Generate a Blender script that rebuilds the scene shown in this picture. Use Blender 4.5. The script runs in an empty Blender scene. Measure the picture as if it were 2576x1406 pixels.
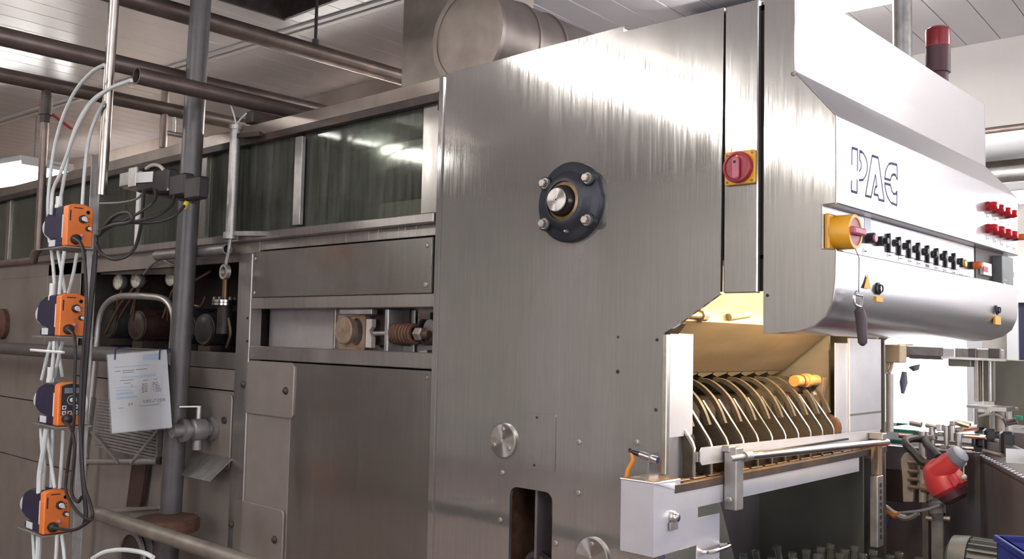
import bpy, bmesh, math, random
from mathutils import Vector, Matrix, Quaternion
random.seed(7)
sc = bpy.context.scene
col = sc.collection

# ------------------------------------------------------------------ camera
FL = 2342.5                                    # focal length, in pixels of a 2576 x 1406 picture
YAW, PITCH, ROLL = (math.radians(a) for a in (42.63, 3.635, 1.237))
CAM = Vector((0, 0, 1.65))
_f = Vector((-math.sin(YAW)*math.cos(PITCH), math.cos(YAW)*math.cos(PITCH), math.sin(PITCH)))
_r = _f.cross(Vector((0, 0, 1))).normalized()
_u = _r.cross(_f)
_r, _u = _r*math.cos(ROLL)+_u*math.sin(ROLL), _u*math.cos(ROLL)-_r*math.sin(ROLL)
cd = bpy.data.cameras.new('camera'); cd.sensor_width = 36; cd.lens = FL/2576*36; cd.clip_start = .05
cam = bpy.data.objects.new('camera', cd); col.objects.link(cam)
cam.matrix_world = Matrix.Translation(CAM) @ Matrix((_r, _u, -_f)).transposed().to_4x4()
sc.camera = cam

# ------------------------------------------------------------------ world, exposure
w = bpy.data.worlds.new('daylight'); sc.world = w; w.use_nodes = True
bg = w.node_tree.nodes['Background']; bg.inputs[0].default_value = (.96, .95, 1, 1); bg.inputs[1].default_value = 4.2
sc.view_settings.view_transform = 'Standard'; sc.view_settings.look = 'None'
sc.view_settings.gamma = 1; sc.view_settings.use_curve_mapping = False
sc.view_settings.exposure = 1.2
cy = sc.cycles; cy.max_bounces = 6; cy.diffuse_bounces = 3; cy.glossy_bounces = 4; cy.transmission_bounces = 4; cy.transparent_max_bounces = 10; cy.caustics_reflective = False; cy.caustics_refractive = False
TUBE_POWER = 24.0          # emission of the fluorescent tubes
INFEED_LAMP = 5.5         # watts, warm lamp inside the infeed opening

# ------------------------------------------------------------------ helpers
D = 2.23                   # distance of the washer's side plate
YL = 2.26                  # plane of the tank section, set back a little
YF = 3.86                  # far side of the washer
XF = -.965                 # front of the control hood
H = 3.6                    # ceiling

def at(px, py, ax, val):
    d = _f + _r*((px-1288)/FL) - _u*((py-703)/FL)
    i = 'xyz'.index(ax)
    return CAM + d*((val-CAM[i])/d[i])
def S(px, py, y=D): return at(px, py, 'y', y)
def F(px, py, x=XF): return at(px, py, 'x', x)
def rect(px0, py0, px1, py1, y):               # a rectangle on a plane parallel to the side: x0, x1, z0, z1
    mx, my = (px0+px1)/2, (py0+py1)/2
    return S(px0, my, y).x, S(px1, my, y).x, S(mx, py1, y).z, S(mx, py0, y).z
def frect(px0, py0, px1, py1, x):              # the same on a plane parallel to the front: y0, y1, z0, z1
    mx, my = (px0+px1)/2, (py0+py1)/2
    return F(px0, my, x).y, F(px1, my, x).y, F(mx, py1, x).z, F(mx, py0, x).z

def basis(axis):
    a = Vector(axis).normalized()
    t = Vector((0, 0, 1)) if abs(a.z) < .9 else Vector((1, 0, 0))
    u = t.cross(a).normalized(); v = a.cross(u)
    return a, u, v
def spline(pts, n=8):
    pts = [Vector(p) for p in pts]
    if len(pts) < 3: return pts
    q = [pts[0]*2-pts[1]] + pts + [pts[-1]*2-pts[-2]]
    out = []
    for i in range(1, len(q)-2):
        a, b, c, d = q[i-1], q[i], q[i+1], q[i+2]
        for k in range(n):
            t = k/n
            out.append(.5*((2*b)+(c-a)*t+(2*a-5*b+4*c-d)*t*t+(3*b-a-3*c+d)*t**3))
    return out+[pts[-1]]

class G:
    def __init__(s): s.v = []; s.f = []
    def add(s, v, f):
        o = len(s.v); s.v += [Vector(p) for p in v]; s.f += [[i+o for i in q] for q in f]; return s
    def box(s, x0, x1, y0, y1, z0, z1):
        v = [(x, y, z) for x in (x0, x1) for y in (y0, y1) for z in (z0, z1)]
        return s.add(v, [(0,1,3,2),(4,6,7,5),(0,4,5,1),(2,3,7,6),(0,2,6,4),(1,5,7,3)])
    def obox(s, c, size, rot=(0, 0, 0)):       # box with its own rotation
        from mathutils import Euler
        m = Euler(rot).to_matrix(); c = Vector(c)
        v = [c + m @ Vector((x*size[0]/2, y*size[1]/2, z*size[2]/2)) for x in (-1, 1) for y in (-1, 1) for z in (-1, 1)]
        return s.add(v, [(0,1,3,2),(4,6,7,5),(0,4,5,1),(2,3,7,6),(0,2,6,4),(1,5,7,3)])
    def beam(s, p0, p1, w, h, up=(0, 0, 1)):   # rectangular bar between two points
        p0, p1 = Vector(p0), Vector(p1); a = (p1-p0).normalized(); sd = a.cross(Vector(up)).normalized()*w/2; u = sd.normalized().cross(a)*h/2
        v = [p+i*sd+j*u for p in (p0, p1) for i, j in ((-1,-1),(1,-1),(1,1),(-1,1))]
        return s.add(v, [(0,1,2,3),(7,6,5,4),(0,4,5,1),(1,5,6,2),(2,6,7,3),(3,7,4,0)])
    def prism(s, poly, vec):
        n = len(poly); vec = Vector(vec); p = [Vector(q) for q in poly]
        return s.add(p+[q+vec for q in p], [list(range(n))[::-1], list(range(n, 2*n))]+[(i, (i+1)%n, (i+1)%n+n, i+n) for i in range(n)])
    def lathe(s, o, axis, prof, n=20):          # prof: (radius, height along the axis)
        a, u, v = basis(axis); o = Vector(o); vs = []; fs = []
        for r, h in prof:
            for k in range(n):
                t = 2*math.pi*k/n; vs.append(o+a*h+(u*math.cos(t)+v*math.sin(t))*max(r, 1e-5))
        for j in range(len(prof)-1):
            for k in range(n):
                fs.append((j*n+k, j*n+(k+1)%n, (j+1)*n+(k+1)%n, (j+1)*n+k))
        fs.append(list(range(n))[::-1]); fs.append([(len(prof)-1)*n+k for k in range(n)])
        return s.add(vs, fs)
    def cyl(s, p0, p1, r, n=16, r1=None):
        p0, p1 = Vector(p0), Vector(p1)
        return s.lathe(p0, p1-p0, [(r, 0), (r if r1 is None else r1, (p1-p0).length)], n)
    def ring(s, o, axis, ri, ro, h, n=24):
        return s.lathe_open(o, axis, [(ri, 0), (ro, 0), (ro, h), (ri, h), (ri, 0)], n)
    def lathe_open(s, o, axis, prof, n=20):
        a, u, v = basis(axis); o = Vector(o); vs = []; fs = []
        for r, h in prof:
            for k in range(n):
                t = 2*math.pi*k/n; vs.append(o+a*h+(u*math.cos(t)+v*math.sin(t))*r)
        for j in range(len(prof)-1):
            for k in range(n):
                fs.append((j*n+k, j*n+(k+1)%n, (j+1)*n+(k+1)%n, (j+1)*n+k))
        return s.add(vs, fs)
    def tube(s, path, r, n=8, cap=True):
        path = [Vector(p) for p in path]; vs = []; fs = []; m = len(path)
        a = (path[1]-path[0]).normalized(); _, u, _v = basis(a)
        for i, p in enumerate(path):
            t = (path[min(i+1, m-1)]-path[max(i-1, 0)])
            t = t.normalized() if t.length > 1e-9 else a
            u = (u-t*u.dot(t)).normalized(); v = t.cross(u)
            rr = r[i] if isinstance(r, (list, tuple)) else r
            for k in range(n):
                g = 2*math.pi*k/n; vs.append(p+(u*math.cos(g)+v*math.sin(g))*rr)
        for j in range(m-1):
            for k in range(n):
                fs.append((j*n+k, j*n+(k+1)%n, (j+1)*n+(k+1)%n, (j+1)*n+k))
        if cap: fs.append(list(range(n))[::-1]); fs.append([(m-1)*n+k for k in range(n)])
        return s.add(vs, fs)
    def ball(s, c, r, sx=1, sy=1, sz=1, n=14):
        c = Vector(c); vs = []; fs = []; m = n//2
        for j in range(m+1):
            t = math.pi*j/m
            for k in range(n):
                g = 2*math.pi*k/n
                vs.append(c+Vector((r*sx*math.sin(t)*math.cos(g), r*sy*math.sin(t)*math.sin(g), r*sz*math.cos(t))))
        for j in range(m):
            for k in range(n):
                fs.append((j*n+k, (j+1)*n+k, (j+1)*n+(k+1)%n, j*n+(k+1)%n))
        return s.add(vs, fs)
    def plate(s, outer, holes, vec):            # flat sheet with holes; outer and holes are loops of 3-D points
        bm = bmesh.new(); vec = Vector(vec); es = []
        loops = []
        for lp in [outer]+list(holes):
            vs = [bm.verts.new(p) for p in lp]; loops.append(vs)
            es += [bm.edges.new((vs[i], vs[(i+1)%len(vs)])) for i in range(len(vs))]
        bmesh.ops.triangle_fill(bm, edges=es, use_beauty=True, use_dissolve=False)
        bm.verts.index_update()
        n = len(bm.verts); v = [p.co.copy() for p in bm.verts]; fs = [[q.index for q in f.verts] for f in bm.faces]
        side = []
        for vs in loops:
            ids = [q.index for q in vs]
            side += [(ids[i], ids[(i+1)%len(ids)], ids[(i+1)%len(ids)]+n, ids[i]+n) for i in range(len(ids))]
        bm.free()
        return s.add(v+[p+vec for p in v], fs+[[i+n for i in q][::-1] for q in fs]+side)

ORG = {}
def build(g, name, m, parent=None, bevel=0, ang=35, seg=1, kind=None, label=None, cat=None, group=None, origin=None):
    me = bpy.data.meshes.new(name)
    if parent is not None: o0 = ORG[parent.name]
    else:
        xs = [p.x for p in g.v]; ys = [p.y for p in g.v]; zs = [p.z for p in g.v]
        o0 = Vector(origin) if origin is not None else Vector(((min(xs)+max(xs))/2, (min(ys)+max(ys))/2, min(zs)))
    bm = bmesh.new()
    vs = [bm.verts.new(p-o0) for p in g.v]
    for f in g.f:
        try: bm.faces.new([vs[i] for i in f])
        except ValueError: pass
    bmesh.ops.remove_doubles(bm, verts=bm.verts, dist=1e-6)
    bmesh.ops.recalc_face_normals(bm, faces=bm.faces)
    if bevel:
        bm.normal_update()
        es = [e for e in bm.edges if len(e.link_faces) == 2 and e.calc_face_angle(0) > math.radians(ang)]
        bmesh.ops.bevel(bm, geom=es, offset=bevel, segments=seg, affect='EDGES', clamp_overlap=True)
    bm.to_mesh(me); bm.free()
    me.shade_smooth(); me.set_sharp_from_angle(angle=math.radians(ang))
    me.materials.append(m)
    o = bpy.data.objects.new(name, me); col.objects.link(o)
    if parent is not None: o.parent = parent
    else: o.location = o0
    ORG[o.name] = o0.copy()
    tag(o, label, cat, group, kind)
    return o
def tag(o, label=None, cat=None, group=None, kind=None):
    if label: o['label'] = label
    if cat: o['category'] = cat
    if group: o['group'] = group
    if kind: o['kind'] = kind
    return o
def thing(name, loc, label, cat, group=None, kind=None):
    o = bpy.data.objects.new(name, None); col.objects.link(o); o.location = loc; o.empty_display_size = .1
    ORG[o.name] = Vector(loc)
    return tag(o, label, cat, group, kind)
def dup(src, offset, parent):                   # copy of a part, moved by an offset, mesh data shared
    c = src.copy(); col.objects.link(c); c.parent = parent; c.location = src.location+Vector(offset)
    ORG[c.name] = ORG[src.name].copy()
    return c
def copy_tree(o, loc, label=None, group=None):
    c = o.copy(); col.objects.link(c); c.location = loc; ORG[c.name] = Vector(loc)
    if label: c['label'] = label
    if group: c['group'] = group
    for ch in o.children:
        d = ch.copy(); col.objects.link(d); d.parent = c
        for e in ch.children:
            k = e.copy(); col.objects.link(k); k.parent = d
    return c

# ------------------------------------------------------------------ materials
def mat(name, c, rough=.5, metal=0.0, var=0.0, scale=6.0, c2=None, bump=0.0, bscale=40.0, stretch=(1, 1, 1), aniso=0, spec=.5, emit=None, coat=0, alpha=1, trans=0, rvar=0.0, dent=0.0, stain=None, stain_amt=.5, stain_stretch=(1, 1, 1), stain_scale=2.0):
    m = bpy.data.materials.new(name); m.use_nodes = True; nt = m.node_tree; N = nt.nodes; L = nt.links
    b = N['Principled BSDF']
    b.inputs['Roughness'].default_value = rough; b.inputs['Metallic'].default_value = metal
    b.inputs['Base Color'].default_value = (*c, 1); b.inputs['Specular IOR Level'].default_value = spec
    b.inputs['Anisotropic'].default_value = aniso; b.inputs['Coat Weight'].default_value = coat
    b.inputs['Alpha'].default_value = alpha; b.inputs['Transmission Weight'].default_value = trans
    if emit: b.inputs['Emission Color'].default_value = (*emit[0], 1); b.inputs['Emission Strength'].default_value = emit[1]
    if var or bump or rvar or dent or stain:
        tc = N.new('ShaderNodeTexCoord')
        def noise(sc_, st, det=4):
            mp = N.new('ShaderNodeMapping'); mp.inputs['Scale'].default_value = st; L.new(tc.outputs['Object'], mp.inputs['Vector'])
            n = N.new('ShaderNodeTexNoise'); n.inputs['Scale'].default_value = sc_; n.inputs['Detail'].default_value = det
            L.new(mp.outputs[0], n.inputs['Vector']); return n.outputs['Fac']
        colsock = None
        if var:
            f = noise(scale, stretch)
            rp = N.new('ShaderNodeMapRange'); rp.inputs[1].default_value = .3; rp.inputs[2].default_value = .7; L.new(f, rp.inputs[0])
            mx = N.new('ShaderNodeMix'); mx.data_type = 'RGBA'
            c2_ = c2 or tuple(max(0, x*(1-var)) for x in c)
            mx.inputs['A'].default_value = (*c, 1); mx.inputs['B'].default_value = (*c2_, 1)
            L.new(rp.outputs[0], mx.inputs['Factor']); colsock = mx.outputs['Result']
        if stain:
            f = noise(stain_scale, stain_stretch, 6)
            rp = N.new('ShaderNodeMapRange'); rp.inputs[1].default_value = .52; rp.inputs[2].default_value = .72; rp.inputs[4].default_value = stain_amt; L.new(f, rp.inputs[0])
            mx = N.new('ShaderNodeMix'); mx.data_type = 'RGBA'; mx.inputs['A'].default_value = (*c, 1); mx.inputs['B'].default_value = (*stain, 1)
            if colsock: L.new(colsock, mx.inputs['A'])
            L.new(rp.outputs[0], mx.inputs['Factor']); colsock = mx.outputs['Result']
            if metal > .5:
                mm = N.new('ShaderNodeMath'); mm.operation = 'MULTIPLY_ADD'; mm.inputs[1].default_value = -metal*.8; mm.inputs[2].default_value = metal
                L.new(rp.outputs[0], mm.inputs[0]); L.new(mm.outputs[0], b.inputs['Metallic'])
        if colsock: L.new(colsock, b.inputs['Base Color'])
        if rvar:
            f = noise(scale, stretch)
            rp = N.new('ShaderNodeMapRange'); rp.inputs[1].default_value = .3; rp.inputs[2].default_value = .7
            rp.inputs[3].default_value = rough-rvar; rp.inputs[4].default_value = rough+rvar; L.new(f, rp.inputs[0]); L.new(rp.outputs[0], b.inputs['Roughness'])
        prev = None
        if dent:
            f = noise(2.2, (1, 1, 1), 2); bp = N.new('ShaderNodeBump'); bp.inputs['Strength'].default_value = dent; bp.inputs['Distance'].default_value = .03
            L.new(f, bp.inputs['Height']); prev = bp.outputs[0]
        if bump:
            f = noise(bscale, stretch); bp = N.new('ShaderNodeBump'); bp.inputs['Strength'].default_value = bump; bp.inputs['Distance'].default_value = .002
            L.new(f, bp.inputs['Height'])
            if prev: L.new(prev, bp.inputs['Normal'])
            prev = bp.outputs[0]
        if prev: L.new(prev, b.inputs['Normal'])
    return m

VS = (1, 1, .03)                                 # brushed in the vertical
M = {}
M['steel'] = mat('brushed_steel', (.57, .55, .525), .095, .86, .10, 160, bump=.035, bscale=260, stretch=VS, rvar=.03, dent=.10, stain=(.25, .21, .18), stain_amt=.25, stain_stretch=(1, 1, .25), stain_scale=3)
M['steel_hood'] = mat('hood_steel', (.64, .628, .64), .27, .9, .05, 120, stretch=VS)
M['steel_tank'] = mat('dirty_steel', (.44, .41, .39), .36, .9, .15, 40, bump=.08, bscale=120, stretch=(1, 1, .06), rvar=.05, dent=.10, stain=(.24, .185, .155), stain_amt=.5, stain_stretch=(1, 1, .3), stain_scale=4)
M['steel_panel'] = mat('panel_steel', (.43, .41, .385), .24, .95, .08, 40, bump=.06, bscale=160, stretch=(1, 1, .05), rvar=.03, dent=.16, stain=(.24, .19, .165), stain_amt=.3, stain_stretch=(1, 1, .2), stain_scale=2)
M['beige'] = mat('beige_sheet', (.32, .28, .25), .42, .45, .12, 8, bump=.06, bscale=30, stain=(.20, .15, .125), stain_amt=.5, stain_stretch=(1, 1, .5), stain_scale=3, dent=.1)
M['bright'] = mat('bright_steel', (.75, .73, .71), .22, 1, .1, 30, rvar=.05)
M['white_sheet'] = mat('satin_sheet', (.72, .71, .74), .42, .75, .08, 12, bump=.06, bscale=60)
M['edge'] = mat('bright_edge', (.70, .66, .58), .3, 1, .2, 40)
M['recess'] = mat('recess_sheet', (.38, .345, .33), .5, .3, .15, 12, stain=(.22, .14, .09), stain_amt=.4, stain_scale=5)
M['gap'] = mat('dark_gap', (.02, .015, .014), .7)
M['dark'] = mat('dark_interior', (.055, .034, .031), .8, 0, .4, 6)  # lifted towards red-brown, putting the haze over dark recesses into the colour
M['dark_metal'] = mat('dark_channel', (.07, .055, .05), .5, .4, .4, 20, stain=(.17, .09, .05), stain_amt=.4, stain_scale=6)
M['iron'] = mat('blue_black_iron', (.028, .031, .040), .45, .2, .3, 14, bump=.25, bscale=60)
M['bolt'] = mat('zinc_bolt', (.50, .46, .41), .42, .85, .3, 60)
M['grease'] = mat('brass_grease', (.30, .20, .10), .4, .6, .4, 40)
M['shaft_dark'] = mat('oiled_shaft', (.03, .022, .02), .25, .5)
M['rust'] = mat('rust', (.15, .072, .045), .75, .2, .5, 30, bump=.5, bscale=70)
M['rust_light'] = mat('rusty_bracket', (.33, .24, .17), .6, .5, .4, 20, bump=.3, bscale=50, stain=(.2, .09, .04), stain_amt=.7, stain_scale=8)
M['pipe'] = mat('brown_steel_pipe', (.22, .17, .15), .42, .7, .35, 10, bump=.15, bscale=40, stain=(.13, .08, .06), stain_amt=.5, stain_scale=5)
M['old_rail'] = mat('weathered_rail', (.25, .215, .18), .5, .4, .4, 14, bump=.2, bscale=40, stain=(.15, .10, .07), stain_amt=.5, stain_scale=6)
M['pipe_grey'] = mat('grey_painted_pipe', (.125, .115, .115), .42, .2, .2, 14, bump=.1, bscale=40, stain=(.13, .10, .09), stain_amt=.5, stain_scale=5)
M['chrome'] = mat('polished_pipe', (.52, .46, .41), .24, 1, .25, 20)
M['galv'] = mat('galvanised', (.42, .40, .38), .45, .8, .3, 20, bump=.15, bscale=50)
M['alu'] = mat('aluminium', (.56, .54, .52), .4, .9, .2, 30)
M['alu_dull'] = mat('dull_aluminium', (.34, .32, .31), .5, .7, .25, 30)
M['duct'] = mat('duct_sheet', (.36, .31, .28), .4, .8, .25, 6, dent=.1, stain=(.17, .11, .08), stain_amt=.5, stain_scale=3)
M['orange'] = mat('orange_plastic', (.80, .20, .035), .42, 0, .12, 20)
M['navy'] = mat('navy_plastic', (.022, .018, .05), .4, 0, .2, 30)
M['black'] = mat('black_plastic', (.016, .014, .016), .38)
M['rubber'] = mat('black_rubber', (.022, .017, .017), .55)
M['white'] = mat('white_plastic', (.78, .77, .74), .4, 0, .06, 20)
M['hose'] = mat('milky_hose', (.66, .68, .66), .35, 0, .1, 30)
M['red'] = mat('red_plastic', (.48, .02, .03), .35, 0, .15, 20)
M['switch_red'] = mat('switch_red', (.30, .015, .03), .38, 0, .15, 30)
M['switch_red_light'] = mat('switch_grip_red', (.42, .10, .14), .42)
M['yellow'] = mat('switch_yellow', (.70, .34, .02), .42, 0, .15, 20)
M['sticker'] = mat('yellow_sticker', (.80, .38, .03), .5)
M['lens_red'] = mat('red_lamp_lens', (.60, .012, .022), .2, coat=.4)
M['beacon_red'] = mat('beacon_red', (.22, .008, .015), .25, coat=.4)
M['lens_orange'] = mat('orange_lamp_lens', (.9, .17, .02), .25, coat=.3)
M['lens_yellow'] = mat('yellow_button', (.8, .6, .06), .3)
M['pink'] = mat('faded_red_button', (.6, .22, .28), .4)
M['print'] = mat('dark_print', (.06, .05, .07), .6)
M['ink'] = mat('blue_black_lettering', (.03, .025, .10), .6, spec=.2)
M['paper'] = mat('paper', (.66, .67, .70), .5, 0, .06, 6)
M['print_blue'] = mat('pale_blue_print', (.40, .52, .66), .6)
M['plastic_film'] = mat('clear_film', (.85, .9, .95), .12, 0, alpha=.12, spec=.8)
M['wall'] = mat('painted_wall', (.62, .58, .56), .6, 0, .06, 3, bump=.05, bscale=30)
M['wall_dirty'] = mat('smoky_wall', (.50, .44, .40), .65, 0, .3, 1.6, c2=(.36, .27, .22))
M['wall_tiled'] = mat('brown_tiled_wall', (.54, .525, .50), .5, 0, .15, 2)
M['ceiling'] = mat('white_ceiling_plank', (.66, .63, .64), .24, 0, .04, 20, stretch=(.4, .04, 1), rvar=.03)
M['ceiling_base'] = mat('ceiling_joint', (.60, .57, .58), .5)
M['trim'] = mat('ceiling_trim', (.66, .63, .62), .35)
M['floor'] = mat('red_brown_floor', (.22, .155, .14), .4, 0, .3, 4, bump=.1, bscale=20)
M['tan'] = mat('tan_box', (.55, .42, .28), .5, 0, .1, 12)
M['green'] = mat('green_strip', (.03, .30, .18), .45)
M['cream'] = mat('cast_bracket', (.55, .50, .44), .5, .3, .2, 20)
M['blue'] = mat('blue_crate', (.03, .045, .30), .45, 0, .12, 12)
M['red_can'] = mat('red_can', (.62, .055, .065), .4, 0, .08, 10)
M['grey_cap'] = mat('grey_cap', (.22, .22, .27), .5)
M['brown_can'] = mat('dark_can_base', (.07, .025, .03), .5)
M['motor'] = mat('grey_motor', (.16, .17, .17), .5, .2, .2, 20)
M['machine_dark'] = mat('dark_machine_panel', (.20, .175, .18), .45, .35, .35, 3, stain=(.12, .085, .08), stain_amt=.6)
M['machine_olive'] = mat('olive_steel', (.24, .23, .19), .45, .5, .25, 4)
M['lamp_shell'] = mat('lamp_housing', (.75, .75, .75), .4)
M['tube'] = mat('fluorescent_tube', (1, 1, 1), .5, emit=((1, .97, .93), TUBE_POWER))
M['bulb'] = mat('warm_bulb', (1, .8, .5), .5, emit=((1, .78, .48), 12))
M['mesh'] = mat('brown_mat', (.20, .12, .06), .5, .2, .4, 40)
M['finger'] = mat('shaded_nylon', (.085, .062, .042), .6, .1, .4, 60, bump=.4, bscale=120)  # blade sides darkened to carry the shade between the lanes
M['finger_rib'] = mat('worn_finger_edge', (.11, .082, .055), .55, .1, .4, 90, bump=.4, bscale=120)
M['curtain'] = mat('stained_sheet', (.42, .32, .21), .45, .55, .3, 10, bump=.1, bscale=40, stain=(.22, .14, .07), stain_amt=.5, stain_scale=5, stretch=(1, .3, 1))
M['inner'] = mat('inner_steel', (.50, .42, .32), .45, .7, .2, 8)
M['tray'] = mat('pale_tray', (.62, .58, .50), .5, .1, .2, 8, stain=(.3, .22, .15), stain_amt=.5, stain_scale=6)  # lightened in place of the light missing inside the tank
M['violet_glass'] = mat('dark_window_glass', (.03, .028, .06), .15)
M['frame_white'] = mat('window_frame', (.70, .70, .74), .4)
M['gauge_face'] = mat('gauge_face', (.66, .64, .52), .4)
M['motor_brown'] = mat('brown_motor', (.065, .034, .028), .5, .2, .3, 20)  # darkened so the motor colour holds the shade of the pump bay
M['motor_grey'] = mat('shaded_grey_motor', (.055, .05, .05), .45, .3, .3, 20)  # grey lowered to paint in the dimness of the bay
M['copper'] = mat('copper_line', (.24, .15, .10), .4, .8)
M['tan_rubber'] = mat('amber_roller', (.50, .27, .08), .4)
M['handle'] = mat('brown_grip', (.075, .055, .06), .6)
M['lead'] = mat('orange_cable', (.80, .26, .03), .45)

def turned(name, c, rough):
    m = mat(name, c, rough, 1, aniso=.9); nt = m.node_tree
    t = nt.nodes.new('ShaderNodeTangent'); t.direction_type = 'RADIAL'; t.axis = 'Y'
    nt.links.new(t.outputs[0], nt.nodes['Principled BSDF'].inputs['Tangent']); return m
M['turned'] = turned('turned_steel', (.52, .50, .47), .32)
def glass(name, c, rough=.05, tr=.8):
    m = bpy.data.materials.new(name); m.use_nodes = True; nt = m.node_tree; N = nt.nodes; L = nt.links
    out = N['Material Output']; N.remove(N['Principled BSDF'])
    t = N.new('ShaderNodeBsdfTransparent'); t.inputs[0].default_value = (*c, 1)
    g = N.new('ShaderNodeBsdfGlossy'); g.inputs[0].default_value = (.9, .93, .9, 1); g.inputs['Roughness'].default_value = rough
    d = N.new('ShaderNodeBsdfDiffuse'); d.inputs[0].default_value = (.24, .24, .21, 1)
    lw = N.new('ShaderNodeLayerWeight'); lw.inputs[0].default_value = .22
    m1 = N.new('ShaderNodeMixShader'); L.new(lw.outputs['Fresnel'], m1.inputs[0]); L.new(t.outputs[0], m1.inputs[1]); L.new(g.outputs[0], m1.inputs[2])
    tc = N.new('ShaderNodeTexCoord'); mp = N.new('ShaderNodeMapping'); mp.inputs['Scale'].default_value = (16, 16, .9); L.new(tc.outputs['Object'], mp.inputs[0])
    n = N.new('ShaderNodeTexNoise'); n.inputs['Scale'].default_value = 3; n.inputs['Detail'].default_value = 6; L.new(mp.outputs[0], n.inputs[0])
    rp = N.new('ShaderNodeMapRange'); rp.inputs[1].default_value = .3; rp.inputs[2].default_value = .75; rp.inputs[3].default_value = (1-tr)*.3; rp.inputs[4].default_value = (1-tr)*1.8; L.new(n.outputs[0], rp.inputs[0])
    m2 = N.new('ShaderNodeMixShader'); L.new(rp.outputs[0], m2.inputs[0]); L.new(m1.outputs[0], m2.inputs[1]); L.new(d.outputs[0], m2.inputs[2])
    L.new(m2.outputs[0], out.inputs[0]); return m
M['glass_dirty'] = glass('dirty_glass', (.74, .76, .71), .06, .84)
M['glass_clear'] = glass('window_glass', (.97, .98, 1), .02, .98)
M['bottle'] = glass('clear_bottle_glass', (.88, .90, .90), .03, .90)

# ------------------------------------------------------------------ room shell
XW0, XW1, YW0, YW1 = -13.5, 4.0, -5.0, 6.3
YS = 4.42                                         # back wall behind the tank section
XS = -4.0                                         # where that wall steps back
def fluorescent(name, p0, p1, label, hang=0.0, wd=.26, tr=.02):
    """A ceiling fixture: housing, two tubes, end caps; hung on rods when it sits below the ceiling."""
    p0, p1 = Vector(p0), Vector(p1); c = (p0+p1)/2; a = (p1-p0).normalized(); sd = a.cross(Vector((0, 0, 1))).normalized()
    t = thing(name, c, label, 'lamp', 'fluorescent lamps')
    build(G().beam(p0+Vector((0, 0, .03)), p1+Vector((0, 0, .03)), wd, .05), 'housing', M['lamp_shell'], t, .005)
    for s in (-1, 1):
        build(G().cyl(p0+a*.04+sd*s*wd*.27-Vector((0, 0, tr)), p1-a*.04+sd*s*wd*.27-Vector((0, 0, tr)), tr, 10), 'tube', M['tube'], t)
    for e, q in ((p0, .02), (p1, -.02)):
        build(G().beam(e, e+a*q, wd*.92, .05), 'end_cap', M['lamp_shell'], t)
    if hang:
        for k in (.15, .85):
            q = p0.lerp(p1, k); build(G().cyl(q+Vector((0, 0, .05)), q+Vector((0, 0, hang)), .006, 6), 'hanger', M['galv'], t)
    return t
build(G().box(XW0, XW1, YW0, YW1+.1, -.1, 0), 'floor', M['floor'], kind='structure')
# ceiling: joint board with the hatch opening left free, planks below it
HX0, HX1, HY0, HY1 = -4.86, -3.5, 1.9, 3.16
g = G()
for a in ((XW0, HX0, YW0, YW1), (HX1, XW1, YW0, YW1), (HX0, HX1, YW0, HY0), (HX0, HX1, HY1, YW1)): g.box(*a, H+.012, H+.06)
ceil = build(g, 'ceiling', M['ceiling_base'], kind='structure')
RA = math.radians(3.2); RC = Vector((-4.5, 3.40, 0))
def crot(x, y): return (RC.x+(x)*math.cos(RA)-(y)*math.sin(RA), RC.y+(x)*math.sin(RA)+(y)*math.cos(RA))
PWD = .20
def plank(u0, u1, v0, v1):
    poly = [(*crot(u, v), H) for u, v in ((u0, v0), (u1, v0), (u1, v1), (u0, v1))]
    return build(G().prism(poly, (0, 0, .012)), 'ceiling_plank', M['ceiling'], ceil, .003)
for i in range(-42, 40):
    u = i*PWD
    if -2.3 < u < 6.5: plank(u+.0015, u+PWD-.0015, .05, 3.0)
    elif -9 < u < 8: plank(u+.0015, u+PWD-.0015, .05, 1.3 if u < 0 else 3.0)
    x = crot(u, 0)[0]
    if HX0-.15 < x < HX1: plank(u+.0015, u+PWD-.0015, -.22, -.05); plank(u+.0015, u+PWD-.0015, -5.5, -1.52)
    elif -9 < u < 8: plank(u+.0015, u+PWD-.0015, -5.5, -.05)
g = G()
for v in (-.045, .02): g.prism([(*crot(u, w_), H-.012) for u, w_ in ((-9, v-.018), (8, v-.018), (8, v+.018), (-9, v+.018))], (0, 0, .02))
build(g, 'trim_1', M['trim'], kind='structure')
# hatch: dark shaft above the ceiling with a frame
h = thing('ceiling_hatch', ((HX0+HX1)/2, (HY0+HY1)/2, H), 'open dark hatch in the white plank ceiling', 'hatch')
g = G()
for a in ((HX0, HX0+.02, HY0, HY1), (HX1-.02, HX1, HY0, HY1), (HX0, HX1, HY0, HY0+.02), (HX0, HX1, HY1-.02, HY1)): g.box(*a, H-.03, H+.6)
build(g, 'shaft', M['dark_metal'], h)
build(G().box(HX0, HX1, HY0, HY1, H+.6, H+.62), 'lid', M['dark'], h)
g = G()
for a in ((HX0-.03, HX0, HY0-.03, HY1+.03), (HX1, HX1+.03, HY0-.03, HY1+.03), (HX0, HX1, HY0-.03, HY0), (HX0, HX1, HY1, HY1+.03)): g.box(*a, H-.015, H+.02)
build(g, 'frame', M['trim'], h)

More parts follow.
